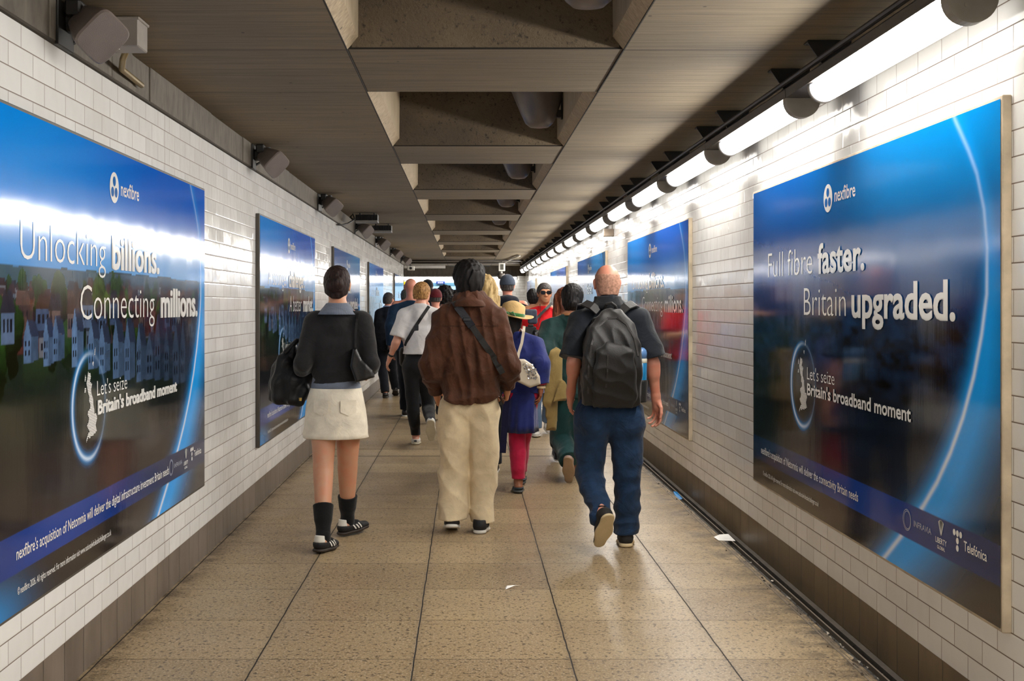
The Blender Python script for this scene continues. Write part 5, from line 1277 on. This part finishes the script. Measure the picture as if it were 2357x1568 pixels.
# ---- woman in the white T-shirt
P = Fig((967-CX)*12.5/F, 12.5, 'person in a white T-shirt and black jeans with pinned up hair'); root = P.root
J = joints(1.74, .16, .085); J.update(pel=P(963, 845), che=P(966, 770, .01), nek=P(966, 706, -.01), hed=P(972, 676, .04), lsh=P(931, 727), rsh=P(1003, 727), lel=P(912, 788, -.04), lwr=P(898, 822, .04), rel=P(1016, 790, .02), rwr=P(1012, 830, .14),
    lhp=P(947, 856), rhp=P(981, 856), lkn=P(951, 945, .03), rkn=P(985, 940, .10), lan=P(957, 1006, .12), ran=P(992, 972, -.28))
J['lan'][2] = .09; J['lpitch'], J['rpitch'], J['yaw'] = .0, -1.05, -.35
body(J, root, SKIN['fair'], .006, curl=(.5, .5), thin=.72)
simple_hair(J, root, H_GINGER, .016, -.02, [J['L'](0, -.085, .06, (.05, .045, .05)), J['L'](.02, -.10, .035, (.035, .035, .045)), J['L'](-.03, -.09, .02, (.035, .04, .06))], .006, -.06, 1)
tee = top_of(J, root, WHITE_JER, P.z(815), P.z(702), .014, .40, 't_shirt', .007, .005, .012, 3, None, .026, .012)
legs_of(J, root, BLACK_DEN, .008, 'jeans', .10, .007, (.09, .060, .052, .038), .004, .004)
def badge(o, tr, q):
    m = MB(); n = 16; V = [(.017*math.cos(2*math.pi*k/n), -.0865, -.045+.009*math.sin(2*math.pi*k/n)) for k in range(n)]; m.add(tr(np.array(V)), [tuple(range(n))]); m.build('heel_badge', mat('navy_rubber', '1A2136', .5), o)
shoes(J, root, 'slipon', WHITE_SHOE, mat('off_white_sole', 'BFB59E', .6), badge)
w = J['lwr']; d = N(J['lel']-w); q = Vol(w-.08, w+.12, .005); q.put(RC(w+d*.02, w+d*.04, .034, .035, cut=True)); q.cut(lambda X, Y, Z: -((X-w[0])*d[0]+(Y-w[1])*d[1]+(Z-w[2])*d[2])+.018); q.build('wristband', BLACKM, root)
cb = thing('crossbody_bag', 'black crossbody strap with a buckle on the white T-shirt', 'bag', (P.X0, P.Y0, 0))
o = lambda x, y: (P.x(x), P.z(y)); pts = on_back(tee, [o(988, 705), o(968, 735), o(952, 760), o(938, 784), o(932, 800)], .004, 30)
ribbon('strap', pts, .034, NYLON, cb, .004); i = pts[len(pts)//2]; MB().bbox(i+(-.012, -.012, -.05), i+(.03, -.002, .01), .003).build('buckle', mat('dark_buckle', '2C2E33', .35, .3), cb)
q = Vol(P(905, 870)-(0, .1, 0), P(945, 785)+(0, .32, 0), .008); q.put(RC(P(926, 812, .12), P(926, 832, .16), .06, .055, (.6, 1, 1)), .02); q.build('pouch', NYLON, cb)
# ---- man in the dark suit
P = Fig((890-CX)*19/F, 19., 'person in a dark suit walking close to the tiled wall'); root = P.root
J = joints(1.70, .165, .08, .9, .3); J.update(che=P(889, 755), nek=P(892, 711), hed=P(895, 690, .03), lsh=P(873, 722), rsh=P(908, 722), lel=P(868, 765, -.03), lwr=P(872, 796, .04), rel=P(913, 765, .02), rwr=P(910, 797, .08), lan=P(887, 905, -.1), ran=P(910, 893, .32)); J['lan'][2] = .09; J['ran'][2] = .13
J['yaw'] = -.5; J['lpitch'] = .0; J['rpitch'] = -.5
body(J, root, SKIN['pink'], .008, thin=.75); simple_hair(J, root, H_GREY, .010, -.02, (), .004, -.07, 2)
top_of(J, root, SUIT, P.z(806), P.z(708), .022, .97, 'suit_jacket', .008, .004, .03, 2, .175)
c = J['nek']; mk('shirt_collar', *loft([(c[0], c[1], c[2]-.0, .085, .075), (c[0], c[1], c[2]+.045, .068, .062), (c[0], c[1], c[2]+.05, .06, .055)], 24), cloth('pale_blue_shirt', '8FA4C4', .8), root, True)
legs_of(J, root, SUIT, .016, 'suit_trousers', .06, .008); shoes(J, root, 'trainer', DARK_SHOE, DARKM)
sb = thing('satchel', 'dark satchel with a brass clasp on the hip of the suited walker', 'bag', (P.X0, P.Y0, 0))
v = Vol((.02, -.3, .78), (.26, .1, 1.02), .008); v.put(BOX((.11, -.19, .87), (.09, .05, .10), .02)); v.build('bag_body', mat('dark_leather', '1B1716', .45), sb); MB().bbox((.09, -.25, .86), (.12, -.235, .90), .004).build('clasp', mat('brass', 'B99A4E', .35, .9), sb)
# ---- woman in the straw hat
P = Fig((1200-CX)*9.4/F, 9.4, 'short person in a straw hat, deep blue tunic and crimson leggings'); root = P.root
J = joints(1.50, .15, .075); s = J['s'] = .90
J.update(pel=P(1200, 900), che=P(1204, 825, .01), nek=P(1193, 774, -.02), hed=P(1180, 746, .02), lsh=P(1172, 793), rsh=P(1229, 793), lel=P(1160, 830, .08), lwr=P(1166, 850, .26), rel=P(1246, 840, -.10), rwr=P(1245, 888, -.09),
    lhp=P(1186, 930), rhp=P(1216, 930), lkn=P(1192, 1045, -.02), rkn=P(1200, 1030, .22), lan=P(1193, 1112, -.02), ran=P(1200, 1085, .40)); J['lan'][2] = .085; J['ran'][2] = .10
J['lpitch'] = .0; J['rpitch'] = .2; J['yaw'] = -.25
body(J, root, SKIN['brown'], .005, curl=(.6, .55)); simple_hair(J, root, H_BLACK, .012, -.04, [J['L'](0, -.07, -.07, (.06, .045, .06))], .004, -.13, 4)
TUN = cloth('royal_blue_cotton', '172878', .75, 240, .25, .25, .12)
v = top_of(J, root, TUN, P.z(905), P.z(768), .018, .93, 'tunic_top', .006, .007, .02, 4, .175, .024, .006)
rx = lambda x0, x1: (P.x(x1)-P.x(x0))/2
fl = lambda a_: (lambda a: 1+a_*math.sin(a*7+1)+a_*.6*math.sin(a*13))
mk('tunic_skirt', *loft([(P.x(1202), 0, P.z(870), rx(1166, 1238), .125), (P.x(1202), 0, P.z(900), rx(1165, 1238), .135, fl(.01)), (P.x(1201), .01, P.z(940), rx(1163, 1234), .15, fl(.03)), (P.x(1200), .02, P.z(975), rx(1161, 1235), .165, fl(.05)), (P.x(1200), .02, P.z(994), rx(1160, 1236), .17, fl(.06)), (P.x(1200), .02, P.z(993), rx(1163, 1236), .16, fl(.06)), (P.x(1200), .02, P.z(960), rx(1165, 1234), .14)], 90), TUN, root, True)
for sd in 'lr': w, e = J[sd+'wr'], J[sd+'el']; d = N(w-e); q = Vol(w-.1, w+.1, .005); q.put(RC(w-d*.03, w-d*.012, .046, .046, cut=True)); q.cut(lambda X, Y, Z, w=w, d=d: -((X-w[0])*d[0]+(Y-w[1])*d[1]+(Z-w[2])*d[2])-.030); q.build('cuff', cloth('crimson_cotton', 'B0123C', .8), root)
w = J['rwr']; d = N(w-J['rel']); q = Vol(w-.08, w+.08, .004); q.put(RC(w-d*.0, w+d*.02, .037, .037, cut=True)); q.cut(lambda X, Y, Z: -((X-w[0])*d[0]+(Y-w[1])*d[1]+(Z-w[2])*d[2])+.001); q.build('bangle', mat('ivory_bangle', 'CDB894', .4), root)
legs_of(J, root, cloth('crimson_leggings', 'B3123F', .7, 260, .2, .2), .008, 'leggings', .11, .006, (.085, .062, .056, .042), .003, .004); shoes(J, root, 'pump', mat('dark_teal_shoe', '1D2A33', .5), mat('grey_sole', '4A4A48', .6))
ribbon('scarf_end', [P(1168, 900, -.1), P(1163, 950, -.11), P(1160, 1000, -.10), P(1157, 1042, -.08)], .05, cloth('dark_blue_scarf', '12123E', .8), root, .012)
hm = cloth('straw', 'C9A873', .8, 180, .6, .0, .15); c = J['at'](0, -.01, .07)
def hat_pt(r, a, z): x, y = r*math.cos(a), r*math.sin(a)*1.1; R_ = J['R']; t = Matrix.Rotation(.16, 3, 'Y') @ Matrix.Rotation(.02, 3, 'X') @ Vector((x, y, z)); return c+np.array(t)
ht = bpy.data.objects.new('straw_hat', None); link(ht, root); n = 40
def hatmesh(name, prof, m, wavy=0.):
    V, Q = [], []
    for (r, z) in prof:
        for k in range(n): a = 2*math.pi*k/n; V.append(hat_pt(r*(1+.03*math.sin(2*a)*wavy), a, z+wavy*.02*math.sin(2*a+.6)*max(0, (r-.1)*10)-(.018*math.cos(a)**2 if z > .1 and r < .085 else 0)))
    for i in range(len(prof)-1): Q += [(i*n+k, i*n+(k+1) % n, (i+1)*n+(k+1) % n, (i+1)*n+k) for k in range(n)]
    return mk(name, V, Q+[tuple((len(prof)-1)*n+k for k in range(n))], m, ht, True)
hatmesh('crown', [(.098, .0), (.097, .03), (.092, .085), (.082, .115), (.06, .125), (.03, .118), (.01, .116)], hm)
hatmesh('brim', [(.09, -.004), (.13, -.002), (.155, .003), (.17, .009), (.171, .013), (.155, .009), (.13, .006), (.09, .006)], hm, 1.)
GR = cloth('green_ribbon', '1F7A35', .5, 200, .2, .4); hatmesh('ribbon_band', [(.099, .006), (.1005, .012), (.1, .028), (.098, .032), (.09, .03)], GR)
b_ = hat_pt(.1, -1.9, .015); mm = MB(); mm.tube([b_, b_+(-.03, -.03, .02), b_+(-.045, -.02, -.01), b_], .008, 6).tube([b_, b_+(.03, -.03, .015), b_+(.045, -.015, -.01), b_], .008, 6).tube([b_, b_+(-.01, -.02, -.04), b_+(-.005, -.02, -.07)], .007, 6); mm.build('ribbon_bow', GR, ht, True)
wb_ = thing('white_handbag', 'white handbag with silver sequins hanging beside the blue tunic', 'bag', (P.X0, P.Y0, 0)); o = lambda x, y: (P.x(x), P.z(y))
v2 = Vol((P.x(1175), -.35, P.z(900)), (P.x(1255), .0, P.z(810)), .005); v2.put(EXTR([o(*q) for q in ((1188, 824), (1187, 874), (1216, 888), (1240, 880), (1238, 862), (1222, 836), (1204, 824))], -.27, -.17, .02)); v2.build('bag_body', mat('white_leather', 'BFB3A0', .5, bump=(80, .2)), wb_)
m = MB(); rr = random.Random(3)
for k in range(90):
    x, z = P.x(rr.uniform(1198, 1232)), P.z(rr.uniform(832, 868))
    if (x-P.x(1198))*.9 < (P.z(830)-z)*.35-.0 or (x-P.x(1215)) > .06-.0+(P.z(848)-z)*.6: continue
    a = rr.random()*3; m.add([(x-.007*math.cos(a), -.2715-rr.random()*.004, z-.007*math.sin(a)), (x+.007*math.sin(a), -.2715-rr.random()*.004, z-.007*math.cos(a)), (x+.007*math.cos(a), -.2715-rr.random()*.004, z+.007*math.sin(a)), (x-.007*math.sin(a), -.2715-rr.random()*.004, z+.007*math.cos(a))], [(0, 1, 2, 3)])
m.build('sequin_patch', mat('silver_sequins', 'C9CBD0', .15, .9), wb_)
ribbon('strap', [P(1206, 752, -.03), P(1205, 764, -.15), P(1201, 790, -.165), P(1194, 812, -.18), P(1190, 836, -.2)], .022, MATS['white_leather'], wb_, .006)
# ---- woman in dark green with the updo and the tan coat
P = Fig((1300-CX)*10.05/F, 10.05, 'person in a dark green tunic and teal trousers with a low black bun'); root = P.root
J = joints(1.68, .16, .085); J.update(pel=P(1303, 895), che=P(1308, 800, .0), nek=P(1318, 722, -.01), hed=P(1318, 687, .02), lsh=P(1270, 745), rsh=P(1352, 745), lel=P(1250, 808, -.12), lwr=P(1284, 812, -.02), rel=P(1366, 810, 0), rwr=P(1352, 830, .2),
    lhp=P(1290, 910), rhp=P(1326, 910), lkn=P(1292, 1010, .10), rkn=P(1322, 1010, .16), lan=P(1310, 1066, -.16), ran=P(1330, 1092, .30)); J['lan'][2] = .19; J['ran'][2] = .09
J['lpitch'] = -1.1; J['rpitch'] = .1; J['yaw'] = -.2; J['lyaw'] = -.2
body(J, root, SKIN['tan'], .006, thin=.75); simple_hair(J, root, hairmat('hair_soft_black', '0E0C0C', '221E1D', (24, 24, 12)), .024, -.04, [J['L'](.015, -.095, -.045, (.055, .05, .055)), J['L'](0, -.04, .06, (.075, .075, .06))], .006, -.11, 3)
GRN = cloth('bottle_green', '0F3E3A', .7, 240, .2, .25, .1); TEAL = cloth('dark_teal', '104C4C', .7, 240, .2, .25, .1)
top_of(J, root, GRN, P.z(915), P.z(724), .02, .95, 'tunic', .007, .008, .02, 5, .19, .034, .0)
mk('neck_trim', *loft([(J['nek'][0], J['nek'][1]-.01, P.z(726), .105, .082), (J['nek'][0], J['nek'][1]-.008, P.z(721), .098, .078), (J['nek'][0], J['nek'][1]-.008, P.z(720), .09, .07)], 30), mat('gold_trim', 'B07A52', .5), root, True)
legs_of(J, root, TEAL, .02, 'trousers', .10, .007, (.105, .075, .062, .055), .008, .012); shoes(J, root, 'pump', mat('rose_beige_shoe', 'A88A7C', .5), mat('beige_sole', '9C8468', .6))
ct = thing('tan_coat', 'tan coat hanging over the forearm of the dark green tunic wearer', 'coat', (P.X0, P.Y0, 0))
v = Vol((P.x(1235), -.42, P.z(1035)), (P.x(1330), .2, P.z(780)), .007)
v.put([RC(P(1276, 818, -.14), P(1264, 925, -.20), .05, .05, (1, .8, 1)), RC(P(1279, 818, -.16), P(1289, 922, -.22), .042, .066, (1, .55, 1), cut=True), RC(P(1272, 820, -.10), P(1270, 990, -.16), .055, .055, (.8, .8, 1), cut=True), RC(P(1264, 900, -.17), P(1260, 955, -.17), .04, .03), RC(P(1262, 812, -.13), P(1284, 813, -.06), .052, .05)], .03)
v.warp(lambda X, Y, Z: .016*(np.abs(wob(X, Y, Z, (8, 6, 1.5), 6))*1.6-.5)); v.build('coat_body', cloth('khaki_gabardine', '8A7444', .75, 240, .2, .15, .12), ct)
# ---- man in red facing the camera
P = Fig((1247-CX)*13.6/F, 13.6, 'person in a red T-shirt and sunglasses walking towards the camera'); root = P.root; root.rotation_euler = (0, 0, math.pi)
J = joints(1.77, .175, .09, .5, .3, .0, 1.15)
zz = lambda y: EYE-(y-CY)*13.6/F
J['hed'][2] = zz(676); J['hed'][0] = -.03; J['nek'][2] = zz(708); J['yaw'] = .1; J['neckw'] = 1.2
J['lel'] = np.array([-.25, .12, 1.13]); J['lwr'] = np.array([-.10, .30, 1.17]); J['rel'] = np.array([.27, .05, 1.12]); J['rwr'] = np.array([.16, .28, 1.15])
body(J, root, SKIN['warm'], .006, thin=.75); eyes(J, root); sunglasses(J, root)
HV = hair_cap(J, root, H_GREY, .012, -.03, .062, (), .004, (60, 60, 20), .006, 1); Hh = J['hed']; HV.cut(lambda X, Y, Z: (Hh[2]-.05+.10*np.clip((Y-Hh[1])*14, 0, 1))-Z+0*X); HV.build('hair', H_GREY, root)
top_of(J, root, cloth('scarlet_jersey', 'C8101A', .8, 260, .2, .1, .06), .86, J['nek'][2]+.02, .022, .42, 't_shirt', .007, .006, .03, 5, .18, .03, .012)
legs_of(J, root, cloth('light_denim', '5B7390', .8, 300, .3), .016, 'jeans', .09, .008); shoes(J, root, 'trainer', WHITE_SHOE, WHITE_SOLE)
cbag = thing('camera_bag', 'dark padded camera pouch held against the red T-shirt', 'bag', (P.X0, P.Y0, 0)); L = lambda x, y, dy: P(x, y, dy)
v = Vol(L(1200, 760, -.45), L(1246, 700, -.1), .006); v.put([BOX(L(1220, 722, -.30), (.075, .05, .05), .025, rotz(.2)), BOX(L(1226, 738, -.28), (.055, .05, .04), .025)], .02); v.build('pouch', cloth('slate_padding', '4A5162', .7, 200, .3), cbag)
ribbon('strap', [L(1226, 740, -.27), L(1240, 728, -.24), L(1256, 712, -.22), L(1270, 698, -.14), L(1276, 692, -.02)], .03, NYLON, cbag, .006)
cmr = thing('photo_camera', 'black camera with a shiny lens in front of the red T-shirt', 'camera', (P.X0, P.Y0, 0)); c = L(1222, 762, -.36)
MB().bbox(c+(-.08, -.03, -.05), c+(.06, .03, .05), .012).bbox(c+(-.035, -.025, .045), c+(.03, .025, .075), .01).build('camera_body', mat('camera_black', '17171A', .45), cmr)
o = mk('lens', *loft([(0, 0, 0, .042, .042), (0, 0, .06, .044, .044), (0, 0, .085, .046, .046), (0, 0, .09, .04, .04), (0, 0, .082, .03, .03)], 28), mat('lens_chrome', '9A9CA2', .15, .9), cmr, True); o.location = c+(.055, -.02, -.02); o.rotation_euler = (math.radians(100), 0, math.radians(25))
m = MB(); m.tube([L(1243, 700, -.10), L(1244, 730, -.16), L(1238, 752, -.26)], .004, 6); m.build('neck_cord', BLACKM, cmr)
# ---- woman facing the camera: auburn hair, blue top, sunglasses
P = Fig((1300-CX)*11.2/F, 11.2, 'auburn haired person in a bright blue top coming towards the camera behind the black bun'); root = P.root; root.rotation_euler = (0, 0, math.pi)
J = joints(1.63, .155, .08, -.5, .3); J['hed'][2] = EYE-(690-CY)*11.2/F; J['nek'][2] = J['hed'][2]-.18; J['yaw'] = .25
J['lel'] = np.array([-.2, .06, 1.08]); J['lwr'] = np.array([-.02, .24, 1.05]); J['rel'] = np.array([.21, .05, 1.08]); J['rwr'] = np.array([.06, .26, 1.10])
body(J, root, SKIN['fair'], .007); eyes(J, root); sunglasses(J, root)
hv = hair_cap(J, root, H_AUBURN, .018, -.04, .05, [RC(J['at'](.075, -.02, .03), J['at'](.095, .0, -.20), .035, .04), RC(J['at'](-.075, -.02, .03), J['at'](-.095, .0, -.20), .035, .04), RC(J['at'](0, -.07, 0), J['at'](0, -.08, -.2), .06, .07)], .006, (50, 50, 6), .007, 2); hv.build('hair', H_AUBURN, root)
top_of(J, root, cloth('bright_blue_knit', '1C2A8C', .8, 240, .2, .2), .84, J['nek'][2], .02, .95, 'cardigan', .008, .006, .02, 6, .17); legs_of(J, root, DARKNAVY, .014, 'trousers', .07); shoes(J, root, 'trainer', DARK_SHOE, WHITE_SOLE)
wbg = thing('cream_tote', 'cream bag on the arm of the auburn haired person', 'bag', (P.X0, P.Y0, 0)); v = Vol((.1, -.26, .62), (.42, .1, .95), .008); v.put(BOX((.27, -.08, .78), (.05, .12, .11), .03)); v.build('bag_body', mat('cream_canvas', 'BFAE92', .8), wbg); ribbon('handle', [(.26, -.14, .88), (.25, -.13, 1.0), (.23, -.08, 1.06), (.25, -.03, 1.0), (.26, -.02, .88)], .025, MATS['cream_canvas'], wbg, .006, (1, 0, 0))
# ---- walkers further ahead
def walker(x, yh, Y, label, skin, hair, top, trou, top_name='top', shoe=DARK_SHOE, phase=.7, slv=.97, hw=.17, yaw=0., turn=0., extra=None, hair_kw={}, neckw=1., w=1., hemz=.84, o=.018):
    H = (EYE-(yh-CY)*Y/F)/1.0; P = Fig((x-CX)*Y/F, Y, label, None); r = P.root; r.rotation_euler = (0, 0, turn)
    J = joints(H, hw, .085, phase, .5, .02, w); J['yaw'] = yaw; J['neckw'] = neckw
    body(J, r, skin, .009, thin=.75)
    if hair: simple_hair(J, r, hair, **hair_kw)
    top_of(J, r, top, hemz*J['s'], J['nek'][2]+.0, o, slv, top_name, .01, .006, .02, 3, .165*J['s']+.012*w)
    legs_of(J, r, trou, .016, 'trousers', .07, .01); shoes(J, r, 'trainer', shoe, WHITE_SOLE)
    if extra: extra(J, r)
    return J, P
def cap(J, r, m, back=True):
    v = hair_cap(J, r, m, .016, .04, .07, (), .0, (9, 9, 9), .006, 1); H = J['hed']; R = J['R']
    v.cut(lambda X, Y, Z: (H[2]+.005*J['s'])-Z+0*X+0*Y)
    v.put(RC(J['at'](0, -.10 if back is True else .05, .035), J['at'](0, -.10 if back is True else .14, .02), .05, .05, (1.2, 1, .35)), .02) if back != 'strap' else v.put(RC(J['at'](-.0, .06, .03), J['at'](0, .15, .015), .06, .055, (1.15, 1, .25)), .02)
    c = v.build('baseball_cap', m, r)
    if back == 'strap':
        q = Vol(H-.16, H+.16, .006); q.put(J['L'](0, -.085, .03, (.035, .035, .018)), .01); q.build('cap_opening', SKIN['pink'], c)
def grey_cap(J, r): cap(J, r, cloth('grey_blue_cap', '4A5566', .85), 'strap')
def red_cap(J, r): cap(J, r, cloth('maroon_cap', '6E1420', .85), 'plain')
def hood(J, r):
    n = J['nek']; v = Vol(n-.25, n+.25, .008); v.put([RC(n+(-.07, -.06, .0), n+(.07, -.06, .0), .07), RC(n+(0, -.09, -.06), n+(0, -.08, .0), .09, .08)], .04); v.put(RC(n+(0, .02, 0), n+(0, .04, .3), .075), .02, 's'); v.build('hood', DARKNAVY, r)
walker(1168, 636, 14.0, 'person in a grey cap and dark navy hooded top', SKIN['pink'], H_GREY, DARKNAVY, BLACK_DEN, 'hooded_top', extra=lambda J, r: (grey_cap(J, r), hood(J, r)), hair_kw=dict(grow=.006, nape=-.06), hw=.18)
walker(945, 642, 15.6, 'tall bald person in a steel blue shirt ahead of the white T-shirt', SKIN['pink'], None, NAVY_B, DARKNAVY, 'shirt', w=1.1, hw=.19, phase=-.7)
walker(1002, 668, 15.0, 'person in a maroon cap beside the pinned up hair', SKIN['pink'], H_GREY, BLACK_DEN, DARKNAVY, 'jacket', extra=red_cap, hair_kw=dict(grow=.005, nape=-.05), phase=.8)
walker(1024, 664, 16.5, 'person with dark curly hair against the bright exit', SKIN['tan'], H_BLACK, WHITE_JER, BLACK_DEN, 't_shirt', hair_kw=dict(grow=.045, low=-.06, rough=.012, f=(24, 24, 24), nape=-.12), phase=-.6)
def long_blonde(J, r): pass
J, P = walker(1118, 640, 10.3, 'person with long wavy blonde hair behind the brown overshirt', SKIN['fair'], None, cloth('dusty_teal_top', '3E5058', .8), DARKNAVY, 'top', phase=.7)
v = hair_cap(J, P.root, H_BLONDE, .022, -.04, .05, [RC(J['at'](0, -.05, .0), J['at'](.0, -.10, -.24), .085, .10, (1, .7, 1)), RC(J['at'](.05, -.04, .0), J['at'](.10, -.09, -.32), .05, .06, (1, .7, 1)), RC(J['at'](-.05, -.04, .0), J['at'](-.08, -.09, -.30), .05, .06, (1, .7, 1))], .010, (22, 22, 7), .007, 2); v.build('hair', H_BLONDE, P.root)
walker(1227, 668, 17.0, 'dark haired person just behind the shoulder of the red T-shirt', SKIN['tan'], H_BLACK, cloth('grey_marl', '4E4C4C', .85), DARKNAVY, 'top', phase=.5, hair_kw=dict(grow=.02, nape=-.1))
walker(934, 668, 19.5, 'short haired person beyond the steel blue shirt near the corner', SKIN['tan'], hairmat('hair_olive_grey', '3A3A30', '5C5A4A'), cloth('olive_jacket', '3A3D30', .85), DARKNAVY, 'jacket', phase=-.5)
walker(984, 646, 20.0, 'tall person in a black cap near the far exit', SKIN['tan'], H_BLACK, DARKNAVY, BLACK_DEN, 'jacket', extra=lambda J, r: cap(J, r, cloth('black_cap', '141416', .85), 'plain'), phase=.6, hair_kw=dict(grow=.006))
walker(1136, 668, 18.5, 'grey haired person with sunglasses pushed up, beside the grey cap', SKIN['fair'], hairmat('hair_silver', '8E8A84', 'BDB8B0'), cloth('stone_coat', '8A8378', .85), DARKNAVY, 'coat', phase=-.6, extra=lambda J, r: MB().bbox(J['at'](-.06, -.02, .115), J['at'](.06, .03, .14), .01).build('raised_sunglasses', MATS['dark_lens'], r), hair_kw=dict(grow=.015, nape=-.09))
walker(1048, 670, 19.0, 'dark haired person beside the bright exit, mostly behind the brown overshirt', SKIN['tan'], H_BLACK, DARKNAVY, BLACK_DEN, 'jacket', phase=.4)
